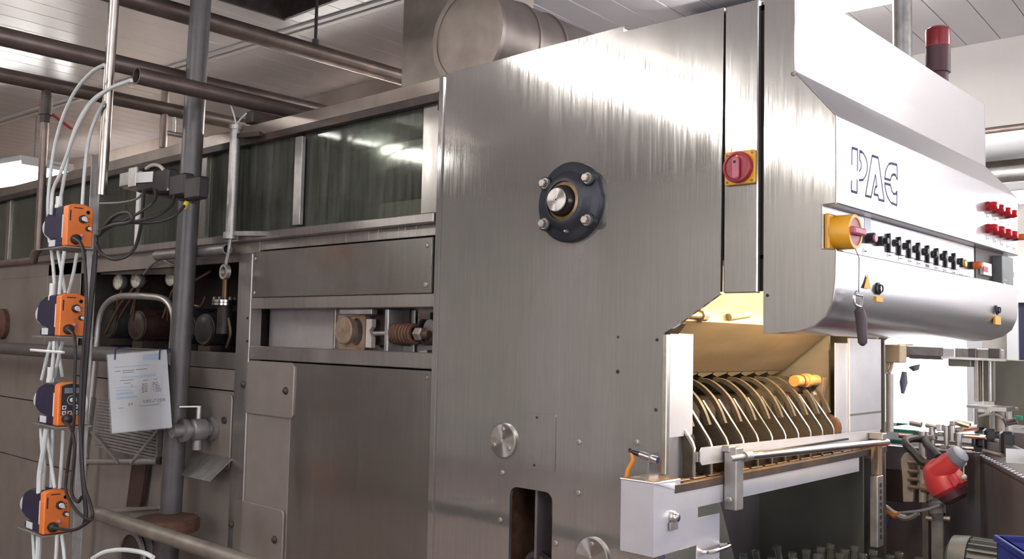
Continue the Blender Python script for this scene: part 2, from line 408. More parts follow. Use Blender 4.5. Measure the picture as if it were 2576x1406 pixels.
def wall_y(name, x0, x1, y, th, holes, m):       # wall in a plane y = const with window holes (x0, x1, z0, z1)
    o = [(x0, y, 0), (x1, y, 0), (x1, y, H+.05), (x0, y, H+.05)]
    hs = [[(a, y, c), (b, y, c), (b, y, d), (a, y, d)] for a, b, c, d in holes]
    return build(G().plate(o, hs, (0, th, 0)), name, m, kind='structure')
W1 = (-2.75, -1.82, 1.10, 2.30)                  # bright window behind the infeed
W2 = (.45, 1.8, 1.6, 3.4)                     # unseen window added so the hood's left front mirrors daylight
wall_y('wall_back', XS, XW1, YW1, .12, [W1, W2], M['wall'])
wall_y('wall_tank', XW0, XS, YS, .12, [], M['wall_dirty'])
build(G().box(XS, XS+.12, YS, YW1, 0, H+.05), 'wall_step', M['wall'], kind='structure')
build(G().box(XW0-.1, XW0, YW0, YS+.1, 0, H+.05), 'wall_left', M['wall_dirty'], kind='structure')
wall_y('wall_front', XW0, XW1, YW0-.12, .12, [(-3.0, 1.0, 1.3, 2.9)], M['wall_tiled'])
g = G(); o = [(XW1, YW0, 0), (XW1, YW1, 0), (XW1, YW1, H+.05), (XW1, YW0, H+.05)]
WR = [(-2.6, -.4), (.6, 2.8), (3.6, 5.6)]
g.plate(o, [[(XW1, a, 1.2), (XW1, b, 1.2), (XW1, b, 3.1), (XW1, a, 3.1)] for a, b in WR], (.12, 0, 0))
build(g, 'wall_right', M['wall'], kind='structure')
def window_y(name, x0, x1, z0, z1, y, bars=1):
    o = build(G().plate([(x0-.04, y-.02, z0-.04), (x1+.04, y-.02, z0-.04), (x1+.04, y-.02, z1+.04), (x0-.04, y-.02, z1+.04)],
              [[(x0+.05, y-.02, z0+.05), (x1-.05, y-.02, z0+.05), (x1-.05, y-.02, z1-.05), (x0+.05, y-.02, z1-.05)]], (0, .05, 0)), name, M['frame_white'], kind='structure')
    for k in range(bars):
        x = x0+(x1-x0)*(k+1)/(bars+1); build(G().box(x-.02, x+.02, y-.01, y+.03, z0+.05, z1-.05), 'mullion', M['frame_white'], o)
    build(G().box(x0+.05, x1-.05, y+.01, y+.016, z0+.05, z1-.05), 'pane', M['glass_clear'], o)
    return o
window_y('window_1', *W1, YW1, 0); window_y('window_2', *W2, YW1, 1)
window_y('window_3', -3.0, 1.0, 1.3, 2.9, YW0-.1, 3)
for i, (a, b) in enumerate(WR):
    x = XW1+.02
    o = build(G().plate([(x-.05, a-.04, 1.16), (x-.05, b+.04, 1.16), (x-.05, b+.04, 3.14), (x-.05, a-.04, 3.14)],
              [[(x-.05, a+.05, 1.25), (x-.05, b-.05, 1.25), (x-.05, b-.05, 3.05), (x-.05, a+.05, 3.05)]], (.05, 0, 0)), 'window_%d' % (i+4), M['frame_white'], kind='structure')
    build(G().box(x-.03, x, (a+b)/2-.02, (a+b)/2+.02, 1.25, 3.05), 'mullion', M['frame_white'], o)
    build(G().box(x-.02, x-.014, a+.05, b-.05, 1.25, 3.05), 'pane', M['glass_clear'], o)
# daylight portals in the window openings
def portal(name, loc, rot, sx, sy):
    l = bpy.data.lights.new(name, 'AREA'); l.shape = 'RECTANGLE'; l.size = sx; l.size_y = sy; l.cycles.is_portal = True
    o = bpy.data.objects.new(name, l); col.objects.link(o); o.location = loc; o.rotation_euler = rot
for n, (a, b, c, d) in (('daylight_portal_a', W1), ('daylight_portal_b', W2)):
    portal(n, ((a+b)/2, YW1+.1, (c+d)/2), (math.radians(-90), 0, 0), b-a, d-c)
portal('daylight_portal_c', (-1, YW0-.1, 2.1), (math.radians(90), 0, 0), 4, 1.6)
for i, (a, b) in enumerate(WR): portal('daylight_portal_%s' % 'def'[i], (XW1+.1, (a+b)/2, 2.15), (0, math.radians(90), 0), 1.9, b-a)
# lamps
fluorescent('fluorescent_lamp', (-3.95, .1, H-.09), (-3.75, -2.2, H-.09), 'twin tube lamp on the ceiling nearest above the side plate')
fluorescent('fluorescent_lamp', (-3.95, -2.6, H-.09), (-3.75, -4.6, H-.09), 'twin tube lamp on the ceiling by the rear wall window')
fluorescent('fluorescent_lamp', (-7.2, .3, H-.09), (-7.1, -2.0, H-.09), 'twin tube lamp on the ceiling opposite the tank windows')
fluorescent('fluorescent_lamp', (-8.75, 3.28, 3.12), (-10.3, 3.05, 3.12), 'hanging lamp glaring above the far end of the tank section', hang=.48, wd=.5, tr=.05)
fluorescent('fluorescent_lamp', (-2.95, 4.75, H-.09), (-1.55, 4.85, H-.09), 'twin tube lamp on the ceiling above the control hood')
fluorescent('fluorescent_lamp', (-6.3, 4.24, 3.12), (-4.3, 4.24, 3.12), 'tube lamp high on the wall behind the tank section')
fluorescent('fluorescent_lamp', (.05, 5.25, H-.09), (1.3, 5.55, H-.09), 'added twin tube ceiling lamp, unseen, brightening the upper hood')  # added lamp, out of view, to brighten the upper hood front
fluorescent('fluorescent_lamp', (-.2, .6, H-.09), (-.15, -1.7, H-.09), 'twin tube lamp on the ceiling above the aisle')

# ------------------------------------------------------------------ washer: drive section with the big side plate
def screw(g, p, r=.007, axis=(0, -1, 0)):
    return g.lathe(p, axis, [(r, 0), (r, r*.35), (r*.7, r*.6), (r*.35, r*.62), (r*.35, r*.3)], 10)
def hexbolt(g, p, r, h, axis=(0, -1, 0)):
    return g.lathe(p, axis, [(r*1.25, 0), (r*1.25, h*.15)], 14).lathe(Vector(p)+Vector(axis).normalized()*h*.15, axis, [(r, 0), (r, h*.75), (r*.8, h*.85)], 6)
def rrect(x0, x1, z0, z1, r, y, n=5, corners=(1, 1, 1, 1)):
    out = []
    for (cx, cz, a0, on) in ((x1-r, z0+r, -90, corners[0]), (x1-r, z1-r, 0, corners[1]), (x0+r, z1-r, 90, corners[2]), (x0+r, z0+r, 180, corners[3])):
        if not on:
            out.append((cx+(r if a0 in (-90, 0) else -r), y, cz+(r if a0 in (0, 90) else -r))); continue
        for k in range(n+1):
            a = math.radians(a0+90*k/n); out.append((cx+r*math.cos(a), y, cz+r*math.sin(a)))
    return out
X0D = -2.418
drive = thing('washer_drive_section', (-1.9, 3.0, 0), 'tall brushed steel section of the bottle washer with the bearing on its side', 'machine')
hx0, hx1, hz0, hz1 = rect(1281, 1231, 1389, 1406, D)
hz0 = .86
outer = [(X0D, D, .05), (X0D, D, 2.583), (-1.282, D, 2.572), (-1.287, D, 1.784), (-1.426, D, 1.695), (-1.463, D, 1.676), (-1.460, D, .05)]
build(G().plate(outer, [rrect(hx0, hx1, hz0, hz1, .03, D)], (0, .012, 0)), 'side_plate', M['steel'], drive)
g = G().box(X0D-.004, X0D+.022, D-.006, D+.02, .05, 2.575); build(g, 'corner_strip', M['steel'], drive, .002)
build(G().prism([(X0D+.05, D+.015, 2.56), (X0D+.05, D+.015, 2.592), (-1.63, D+.015, 2.598), (-1.63, D+.015, 2.56)], (0, .004, 0)), 'top_lip', M['steel'], drive)
build(G().prism([(-1.63, D+.013, 2.56), (-1.63, D+.013, 2.592), (-1.605, D+.013, 2.575), (-1.605, D+.013, 2.56)], (0, .02, 0)), 'lip_end', M['edge'], drive)
build(G().box(-1.276, -1.176, D-.004, D+.016, 1.784, 2.57), 'front_strip', M['steel'], drive, .003)
build(G().box(-1.289, -1.160, D+.02, D+.04, 1.79, 2.56), 'gap_backing', M['gap'], drive)
build(G().box(X0D, -1.17, D+.02, YF, 2.545, 2.57), 'roof', M['steel_tank'], drive)
build(G().prism([(X0D, YF-.012, .05), (X0D, YF-.012, 2.545), (-1.17, YF-.012, 2.545), (-1.17, YF-.012, 1.784), (-1.287, YF-.012, 1.784), (-1.463, YF-.012, 1.676), (-1.46, YF-.012, .05)], (0, .012, 0)), 'far_side_plate', M['steel_tank'], drive)
# inside of the cut-out at the bottom
cb = build(G().box(hx0-.05, hx1+.1, D+.30, D+.32, .6, hz1+.08), 'cavity_back', M['dark_metal'], drive)
g = G().box(hx0-.06, hx0-.045, D+.014, D+.3, .6, hz1+.08).box(hx1+.085, hx1+.1, D+.014, D+.3, .6, hz1+.08).box(hx0-.06, hx1+.1, D+.014, D+.32, hz1+.07, hz1+.08)
build(g, 'cavity_lining', M['rust'], drive)
build(G().box(hx0+.02, hx1-.035, D+.10, D+.16, 1.075, 1.185), 'chain_guard', M['machine_olive'], drive, .008)
build(G().lathe((hx0+.1, D+.2, .90), (0, -1, 0), [(.09, 0), (.09, .05), (.06, .06), (.02, .07)], 22), 'sprocket', M['dark_metal'], drive)
build(G().tube(spline([(hx0+.01, D+.05, .88), (hx0+.06, D+.06, .96), (hx1-.05, D+.06, .94), (hx1+.02, D+.1, .90)], 5), .02, 8), 'drive_belt', M['rubber'], drive)
# bearing
bc = S(1440, 510)
def bring(dy): return Vector((bc.x, D-dy, bc.z))
bear = build(G().lathe(bring(0), (0, -1, 0), [(.125, 0), (.125, .016), (.118, .022), (.098, .024), (.090, .030), (.078, .046), (.066, .050), (.062, .050), (.062, .028), (.0, .028)], 48), 'bearing_flange', M['iron'], drive, ang=50)
for a in (37, 143, 217, 323):
    dx, dz = math.cos(math.radians(a)), math.sin(math.radians(a))
    p = bring(.0)+Vector((dx*.106, 0, dz*.106))
    build(G().lathe(p, (0, -1, 0), [(.024, .012), (.022, .034), (.018, .036)], 16), 'bolt_boss', M['iron'], bear)
    g = G(); hexbolt(g, p+Vector((0, -.034, 0)), .0135, .018); build(g, 'bolt', M['bolt'], bear)
build(G().lathe_open(bring(.028), (0, -1, 0), [(.061, 0), (.061, .016), (.050, .020), (.044, .014), (.044, 0)], 32), 'grease_ring', M['grease'], bear)
build(G().lathe(bring(.02), (0, -1, 0), [(.047, 0), (.047, .040), (.040, .050)], 32), 'shaft_collar', M['shaft_dark'], bear)
build(G().lathe(bring(.068), (0, -1, 0), [(.0375, 0), (.0375, .010), (.035, .0125), (.010, .0125), (.009, .0105), (.007, .0105), (.006, .0125), (.0035, .0125), (.003, .006)], 36), 'shaft_end', M['turned'], bear, ang=20)
build(G().lathe(bring(.024)+Vector((.004, 0, -.092)), (0, -1, 0), [(.006, 0), (.006, .012), (.003, .018)], 8), 'grease_nipple', M['bolt'], bear)
# round cover discs
def disc(px, py, r, name='cover_disc'):
    c = S(px, py); d = build(G().lathe(c, (0, -1, 0), [(r, 0), (r, .008), (r-.003, .010), (.006, .010), (.004, .006), (.0, .006)], 40), name, M['turned'], drive, ang=20)
    for a in (85, 205, 325):
        p = c+Vector((math.cos(math.radians(a))*r*.68, -.010, math.sin(math.radians(a))*r*.68)); g = G(); screw(g, p, .0075); build(g, 'screw', M['bolt'], d)
    return d
disc(1269, 1108, .056); disc(1492, 1402, .060)
cx0, cx1, cz0, cz1 = rect(1324, 1041, 1398, 1182, D)
cp = build(G().prism(rrect(cx0, cx1, cz0, cz1, .006, D), (0, -.003, 0)), 'cover_plate', M['steel'], drive)
for z in (cz0+.012, cz1-.012): g = G(); screw(g, (cx0+.045 if z > cz0+.05 else cx0+.038, D-.003, z), .004); build(g, 'screw', M['gap'], cp)
for px, py in ((1264, 1189), (1457, 1112), (1456, 1240), (1258, 1308), (1398, 1366), (1602, 1112)):
    g = G(); screw(g, S(px, py), .0085); build(g, 'screw', M['bolt'], drive)
for px, py, r in ((1554, 935, .006), (1653, 855, .005), (1650, 1031, .005), (1555, 848, .004), (1585, 1132, .006), (1592, 1139, .004)):
    build(G().lathe(S(px, py), (0, -1, 0), [(r, 0), (r, .001), (r*.6, .0012)], 10), 'hole_plug', M['gap'], drive)
# isolator switch on the front strip
sx0, sx1, sz0, sz1 = rect(1826, 380, 1908, 468, D)
cxs, czs = (sx0+sx1)/2+.001, (sz0+sz1)/2
sw = build(G().prism(rrect(cxs-.045, cxs+.045, czs-.045, czs+.045, .006, D-.004), (0, -.012, 0)), 'isolator_plate', M['yellow'], drive, .002)
for dx, dz in ((-1, -1), (1, -1), (1, 1), (-1, 1)):
    g = G(); screw(g, (cxs+dx*.037, D-.016, czs+dz*.037), .0035); build(g, 'screw', M['grease'], sw)
build(G().lathe((cxs, D-.016, czs), (0, -1, 0), [(.041, 0), (.042, .012), (.040, .017), (.034, .018), (.033, .014), (.0, .014)], 36), 'isolator_dial', M['switch_red'], sw)
build(G().prism(rrect(cxs-.010, cxs+.010, czs-.034, czs+.026, .009, D-.030), (0, -.012, 0)), 'isolator_grip', M['switch_red_light'], sw, .003)
build(G().lathe((cxs, D-.042, czs+.012), (0, -1, 0), [(.004, 0), (.004, .0006)], 10), 'grip_hole', M['gap'], sw)
build(G().prism([(cxs-.004, D-.030, czs+.027), (cxs+.004, D-.030, czs+.027), (cxs, D-.030, czs+.034)], (0, -.001, 0)), 'arrow_mark', M['sticker'], sw)

# ------------------------------------------------------------------ control hood
hood = thing('control_hood', (-1.06, 3.04, 1.68), 'overhanging brushed steel control hood lettered PAC above the bottle infeed', 'control panel')
prof = [(-1.160, 1.678), (-1.160, 2.598), (-1.075, 2.598), (-1.075, 2.355), (-.965, 2.224), (-.965, 2.003), (-1.001, 2.002), (-1.001, 1.891), (-.965, 1.887), (-.967, 1.816), (-.973, 1.762), (-.989, 1.724), (-1.020, 1.698), (-1.062, 1.684), (-1.116, 1.679)]
# the shell, closed at the far end; the near end is a plate of its own
build(G().prism([(x, D+.004, z) for x, z in prof], (0, YF-D-.008, 0)), 'hood_shell', M['steel_hood'], hood, .003, 28)
build(G().prism([(x, D-.001, z) for x, z in prof], (0, .005, 0)), 'near_end_plate', M['steel'], hood)
build(G().prism([(x, YF-.004, z) for x, z in prof], (0, .006, 0)), 'far_end_plate', M['steel_hood'], hood)
g = G()
for a, b in zip(prof[3:], prof[4:]): g.tube([(a[0], D-.001, a[1]), (b[0], D-.001, b[1])], .0018, 6)
build(g, 'weld_seam', M['edge'], hood)
g = G(); screw(g, S(1931, 743), .0045); build(g, 'screw', M['gap'], hood)
g = G().ball(S(2000, 182)+Vector((-.004, -.002, -.004)), .006, n=8); build(g, 'weld_bead', M['edge'], hood)
XC = -1.001
def fbox(px0, py0, px1, py1, x, th, name, m, par, bevel=.0008):
    y0, y1, z0, z1 = frect(px0, py0, px1, py1, x)
    return build(G().box(x, x+th, y0, y1, z0, z1), name, m, par, bevel)
def fcyl(px, py, x, prof_, name, m, par, n=20):
    return build(G().lathe(F(px, py, x), (1, 0, 0), prof_, n), name, m, par)
# main switch in the recess: yellow body, red disc, grip
mc = F(2161, 582, XC+.072); mc.x = XC
ms = build(G().box(XC, XC+.014, mc.y-.045, mc.y+.045, mc.z-.046, mc.z+.046), 'main_switch_base', M['yellow'], hood, .004)
build(G().lathe(mc+Vector((.014, 0, 0)), (1, 0, 0), [(.044, 0), (.044, .048), (.043, .050), (.035, .050), (.034, .046), (.0, .046)], 36), 'main_switch_collar', M['yellow'], ms)
build(G().lathe(mc+Vector((.058, 0, 0)), (1, 0, 0), [(.0345, 0), (.0345, .004), (.0, .004)], 32), 'main_switch_dial', M['switch_red'], ms)
build(G().box(mc.x+.060, mc.x+.078, mc.y-.036, mc.y+.036, mc.z-.009, mc.z+.010), 'main_switch_grip', M['switch_red_light'], ms, .004)
fbox(2174, 548, 2190, 583, XC, .001, 'rating_label', M['paper'], hood, 0)
# push buttons and selector switches
fcyl(2180, 600, XC, [(.014, 0), (.014, .022), (.011, .026)], 'selector_base', M['black'], hood)
fcyl(2188, 599, XC, [(.015, 0), (.015, .012), (.013, .014)], 'push_button_ring', M['black'], hood)
fcyl(2192, 599, XC+.014, [(.0115, 0), (.0115, .012), (.010, .014)], 'push_button', M['pink'], hood)
fcyl(2208, 607, XC, [(.014, 0), (.014, .016), (.009, .018), (.008, .03)], 'push_button_ring', M['black'], hood)
SEL = [(2237, 612), (2263, 620), (2288, 627), (2311, 633.5), (2334, 640), (2357, 646.5), (2379, 652.5), (2400, 658)]
ysel = [F(px, py, XC) for px, py in SEL]
for i, p in enumerate(ysel):
    sp = build(G().box(XC, XC+.010, p.y-.018, p.y+.018, p.z-.027, p.z+.027), 'selector_plate', M['black'], hood, .002)
    build(G().box(XC+.010, XC+.0112, p.y-.017, p.y+.017, p.z-.026, p.z+.026), 'selector_scale', M['white'], sp)
    build(G().lathe(p+Vector((.0112, 0, 0)), (1, 0, 0), [(.0105, 0), (.0105, .008), (.0085, .010), (.008, .018)], 18), 'selector_knob', M['black'], sp)
    from mathutils import Euler
    t = (0, .5, 1.2, 1.1, 1.2, 1.1, .3, .9)[i]
    build(G().obox(p+Vector((.020, 0, 0)), (.014, .026, .008), (t, 0, 0)), 'selector_lever', M['black'], sp, .002)
fcyl(2420, 663, XC, [(.013, 0), (.013, .014)], 'push_button_ring', M['black'], hood); fcyl(2424, 663, XC+.014, [(.011, 0), (.011, .008)], 'push_button', M['lens_yellow'], hood)
def pilot(px, py, x, mlens, r=.0125, hgt=.026):
    b = fcyl(px, py, x, [(r*1.1, 0), (r*1.1, hgt*.35)], 'lamp_ring', M['black'] if mlens is M['lens_orange'] else M['red'], hood, 14)
    build(G().lathe(F(px, py, x)+Vector((hgt*.35, 0, 0)), (1, 0, 0), [(r, 0), (r*1.02, hgt*.5), (r*.8, hgt*.8), (r*.75, hgt*.82)], 8), 'lamp_lens', mlens, b)
pilot(2440, 668, XC, M['lens_orange'], .0125, .034)
for px, py in ((2483, 519), (2500, 526), (2517, 533), (2533, 539), (2483, 575), (2501, 580.5), (2518, 587), (2534, 592)): pilot(px, py, XF, M['lens_red'], .0155, .03)
pilot(2553, 597, XF, M['lens_orange'], .012, .034)
def label_plate(px, py, x, wd=.030, ht=.0105, m='white', text=True):
    c = F(px, py, x)
    o = build(G().box(x, x+.0012, c.y-wd/2, c.y+wd/2, c.z-ht/2, c.z+ht/2), 'label_plate', M[m], hood)
    if text: build(G().box(x+.0012, x+.0015, c.y-wd*.28, c.y+wd*.28, c.z-ht*.12, c.z+ht*.12), 'label_text', M['print'], o)
label_plate(2176, 632, XC, .03, .014)
for px, py in ((2237, 642.5), (2264, 650.5), (2289, 657), (2311, 663), (2356, 674.5), (2377, 680.5), (2399, 686), (2418, 691.5), (2437, 696.5)): label_plate(px, py, XC)
label_plate(2333, 669, XC, m='grey_cap')
for px, py in ((2485, 545), (2502, 552), (2519, 559), (2535, 566), (2485, 600), (2502.5, 606.5), (2520, 614), (2536, 620), (2551, 625)): label_plate(px, py, XF, .034, .011)
# instrument opening at the far end
y0, y1, z0, z1 = frect(2452, 632, 2522, 716, XC)
ip = build(G().box(XC+.0005, XC+.003, y0, y1, z0, z1), 'instrument_panel', M['motor_brown'], hood)
fbox(2465, 662, 2486, 693, XC+.003, .012, 'counter_display', M['white'], ip); fbox(2474, 671, 2485, 684, XC+.0155, .001, 'display_window', M['red'], ip, 0)
y0, y1, z0, z1 = frect(2493, 646, 2517, 722, XC)
ctl = build(G().box(XC, XC+.035, y0+.01, y1+.03, z0, z1), 'controller_box', M['motor'], ip, .002)
g = G()
for k in range(4): g.box(XC+.035, XC+.036, y0+.025+k*.012, y0+.028+k*.012, z0+.02, z0+.026)
g.box(XC+.035, XC+.036, y0+.02, y0+.045, z0+.008, z0+.012); build(g, 'controller_marks', M['white'], ip)
pilot(2524, 691, XC, M['lens_orange'], .012, .03); label_plate(2529, 718, XC, .03, .014)
# lower hood front: warning triangle, locks, stickers
a, b, c = F(2172, 725, XF), F(2190, 728, XF), F(2181, 689, XF)
build(G().prism([p+Vector((.0008, 0, 0)) for p in (a, b, c)], (.001, 0, 0)), 'warning_triangle', M['sticker'], hood)
XG = -.967
for px, py, st in ((2208, 726, (2201, 746, 2218, 759)), (2507, 780, (2501, 796, 2515, 816))):
    c = F(px, py, XG)
    lk = build(G().lathe(c, (1, 0, 0), [(.017, 0), (.017, .004), (.0125, .006), (.0115, .012), (.009, .012), (.008, .006)], 22), 'lock', M['black'], hood)
    build(G().lathe(c+Vector((.006, 0, 0)), (1, 0, 0), [(.006, 0), (.006, .004), (.0, .004)], 12), 'lock_barrel', M['bright'], lk)
    y0, y1, z0, z1 = frect(*st, XG-.003)
    build(G().box(XG-.006, XG+.001, y0, y1, z0, z1), 'sticker', M['sticker'], hood)
# lettering: outlined P A C with heavier tops and feet
def PX(zx, zy): return F(2100+zx/7.81, 350+zy/7.81, XF)
LET = [
    ([(335, 510), (340, 170), (448, 205), (445, 620)], 0), ([(328, 810), (325, 1010), (437, 1045), (440, 790)], 0),
    ([(487, 400), (492, 225), (560, 275), (610, 370), (638, 480), (640, 590), (615, 700), (570, 780), (520, 808), (482, 798)], 0),
    ([(487, 400), (515, 450), (522, 530), (510, 590), (482, 630)], 0),
    ([(605, 1100), (735, 318), (852, 358), (970, 1215), (862, 1180), (850, 1098), (772, 1075), (800, 930), (828, 930), (798, 690), (715, 1135), (605, 1100)], 0),
    ([(1228, 800), (1195, 720), (1155, 690), (1115, 725), (1092, 800), (982, 765), (995, 640), (1040, 520), (1100, 472), (1222, 505), (1228, 800)], 0),
    ([(1222, 1020), (1200, 1065), (1165, 1078), (1125, 1030), (1092, 900), (982, 868), (990, 970), (1030, 1120), (1090, 1230), (1140, 1275), (1220, 1300), (1222, 1020)], 0)]
HEAVY = [((340, 170), (448, 205)), ((325, 1020), (437, 1055)), ((492, 230), (540, 262)), ((482, 805), (560, 800)), ((735, 325), (852, 365)), ((605, 1110), (715, 1140)), ((772, 1083), (850, 1105)), ((862, 1187), (970, 1218)), ((800, 935), (828, 935)),
         ((1060, 490), (1110, 474)), ((1110, 474), (1222, 505)), ((982, 775), (1092, 805)), ((982, 868), (1092, 900)), ((1110, 1250), (1220, 1300)), ((1150, 1075), (1215, 1075)), ((1120, 715), (1160, 690)), ((1160, 690), (1200, 715))]
def ribbon(g, pts, wd, lift=.0006):
    for a, b in zip(pts, pts[1:]):
        d = (b-a); n = Vector((1, 0, 0)).cross(d).normalized()*wd/2
        g.prism([a+n, b+n, b-n, a-n], (lift, 0, 0))
for i, grp in enumerate(([0, 1, 2, 3], [4], [5, 6])):
    g = G()
    for k in grp: ribbon(g, [PX(*q) for q in LET[k][0]], .0030)
    lt = build(g, 'letter_' + 'PAC'[i].lower(), M['ink'], hood)
    for a, b in HEAVY:
        if (0 if a[0] < 600 else 1 if a[0] < 900 else 2) == i:
            g = G(); ribbon(g, [PX(*a), PX(*b)], .0062, .0009); build(g, 'heavy_stroke', M['ink'], lt)
# ------------------------------------------------------------------ infeed opening, table and lane dividers
infeed = thing('infeed_table', (-1.45, 2.9, 1.18), 'bottle infeed table with lane dividers under the control hood', 'machine')
XT = -1.405
# corner box that carries the table, with its sloped notch
bx0, ybx, bz0, bz1 = -1.514, 2.10, 1.082, 1.276
build(G().box(bx0, XT, ybx, D, bz0, bz1).prism([(XT, ybx, bz1), (XT, 2.20, bz1-.006), (XT, 2.235, bz1-.036), (XT, 2.322, bz1-.036), (XT, 2.322, bz0), (XT, ybx, bz0)], (-.004, 0, 0)), 'corner_box', M['white_sheet'], infeed, .0015)
build(G().tube([(bx0, ybx-.001, bz1), (XT, ybx-.001, bz1), (XT, 2.20, bz1-.004)], .0022, 6), 'box_edge', M['edge'], infeed)
c = F(1692, 1300, XT)
kn = build(G().lathe(c, (1, 0, 0), [(.017, 0), (.017, .006), (.013, .010), (.011, .018), (.004, .020)], 20), 'lock_knob', M['bright'], infeed)
build(G().box(XT, XT+.008, c.y-.022, c.y+.018, c.z-.034, c.z-.012), 'latch_plate', M['galv'], kn, .002)
g = G(); screw(g, F(1730, 1378, XT), .004, (1, 0, 0)); build(g, 'screw', M['bolt'], infeed)
build(G().box(XT-.004, XT, 2.235, 3.45, 1.187, 1.240), 'front_beam', M['white_sheet'], infeed, .001)
build(G().box(XT-.03, XT+.002, 2.2, 3.72, 1.238, 1.262), 'belt_edge', M['dark_metal'], infeed, .002)
mt = build(G().box(-1.80, XT, D+.015, 3.72, 1.256, 1.264), 'conveyor_mat', M['mesh'], infeed)
build(G().box(bx0+.006, XT-.006, ybx+.006, D, bz1, bz1+.002), 'box_top_mat', M['mesh'], infeed)
for i in range(17):
    for j in range(3):
        y = 2.26+i*.085; x = -1.425-j*.05
        if i == 0 and j == 0: first = build(G().box(x-.012, x+.012, y-.034, y+.034, 1.2645, 1.269), 'mat_link', M['mesh'], mt, .003)
        else:
            k = first.copy(); col.objects.link(k); k.parent = mt; k.location = Vector((-j*.05, i*.085, 0))
# lower plates under the box, with a handle
build(G().box(XT-.012, XT-.008, 2.328, 2.455, .95, 1.155), 'lower_plate', M['white_sheet'], infeed, .001)
hy0, hy1 = F(1773, 1395, XT).y, F(1817, 1385, XT).y
build(G().tube(spline([(XT-.008, hy0, 1.055), (XT+.025, hy0, 1.062), (XT+.025, hy1, 1.066), (XT-.008, hy1, 1.062)], 5), .006, 8), 'pull_handle', M['bright'], infeed)
# guide rail, tube and brackets
XR = -1.408
ry0, ry1 = F(1762, 1145, XR).y, F(2215, 1095, XR).y
gr = build(G().prism([(XR, ry0, 1.312), (XR, ry0+.01, 1.302), (XR, ry1, 1.296), (XR, ry1, 1.328), (XR, ry0+.01, 1.352), (XR, ry0, 1.342)], (-.004, 0, 0)), 'guide_plate', M['white_sheet'], infeed)
build(G().box(XR-.02, XR-.004, ry0-.012, ry0-.004, 1.312, 1.340), 'guide_end', M['steel_tank'], infeed)
build(G().box(XR, XR+.008, F(1900, 1130, XR).y, F(2130, 1105, XR).y, 1.310, 1.316), 'guide_slot', M['gap'], infeed)
XB = -1.362
p0, p1 = F(1862, 1152, XB), F(2232, 1112, XB)
p0.z, p1.z = F(1862, 1150, XB).z, F(2232, 1112, XB).z
build(G().cyl(p0+Vector((0, .03, 0)), p1, .0125, 18), 'guide_tube', M['bright'], infeed)
build(G().cyl(p0+Vector((0, -.06, 0)), p0+Vector((0, .035, 0)), .009, 14).cyl(p0+Vector((0, .02, 0)), p0+Vector((0, .06, 0)), .0145, 18), 'tube_collar', M['galv'], infeed)
py0, py1 = F(1852, 1200, XB).y, F(1871, 1200, XB).y
pz0, pz1 = F(1860, 1284, XB).z, F(1860, 1126, XB).z
po = build(G().box(XT+.002, XB, py0, py1, pz0, pz1).box(XT-.012, XB-.02, py0-.004, py1-.01, pz1-.016, pz1+.003), 'bracket_post', M['galv'], infeed, .003)
g = G(); screw(g, ((XT+XB)/2, py0, pz0+.03), .010, (0, -1, 0)); build(g, 'bolt', M['bolt'], po)
p = F(2205, 1180, -1.385)
build(G().box(-1.40, -1.37, p.y-.02, p.y+.02, 1.165, 1.315), 'far_bracket_post', M['rust_light'], infeed, .003)
build(G().box(-1.405, -1.352, p.y-.025, p.y+.02, 1.300, 1.325), 'far_clamp', M['galv'], infeed, .003)
build(G().box(-1.40, -1.37, p.y-.03, p.y+.03, .9, 1.165), 'slotted_leg', M['galv'], infeed, .003)
g = G()
for k in range(9): g.box(-1.3702, -1.368, p.y-.008, p.y+.008, .93+k*.024, .945+k*.024)
build(g, 'leg_slots', M['gap'], infeed)
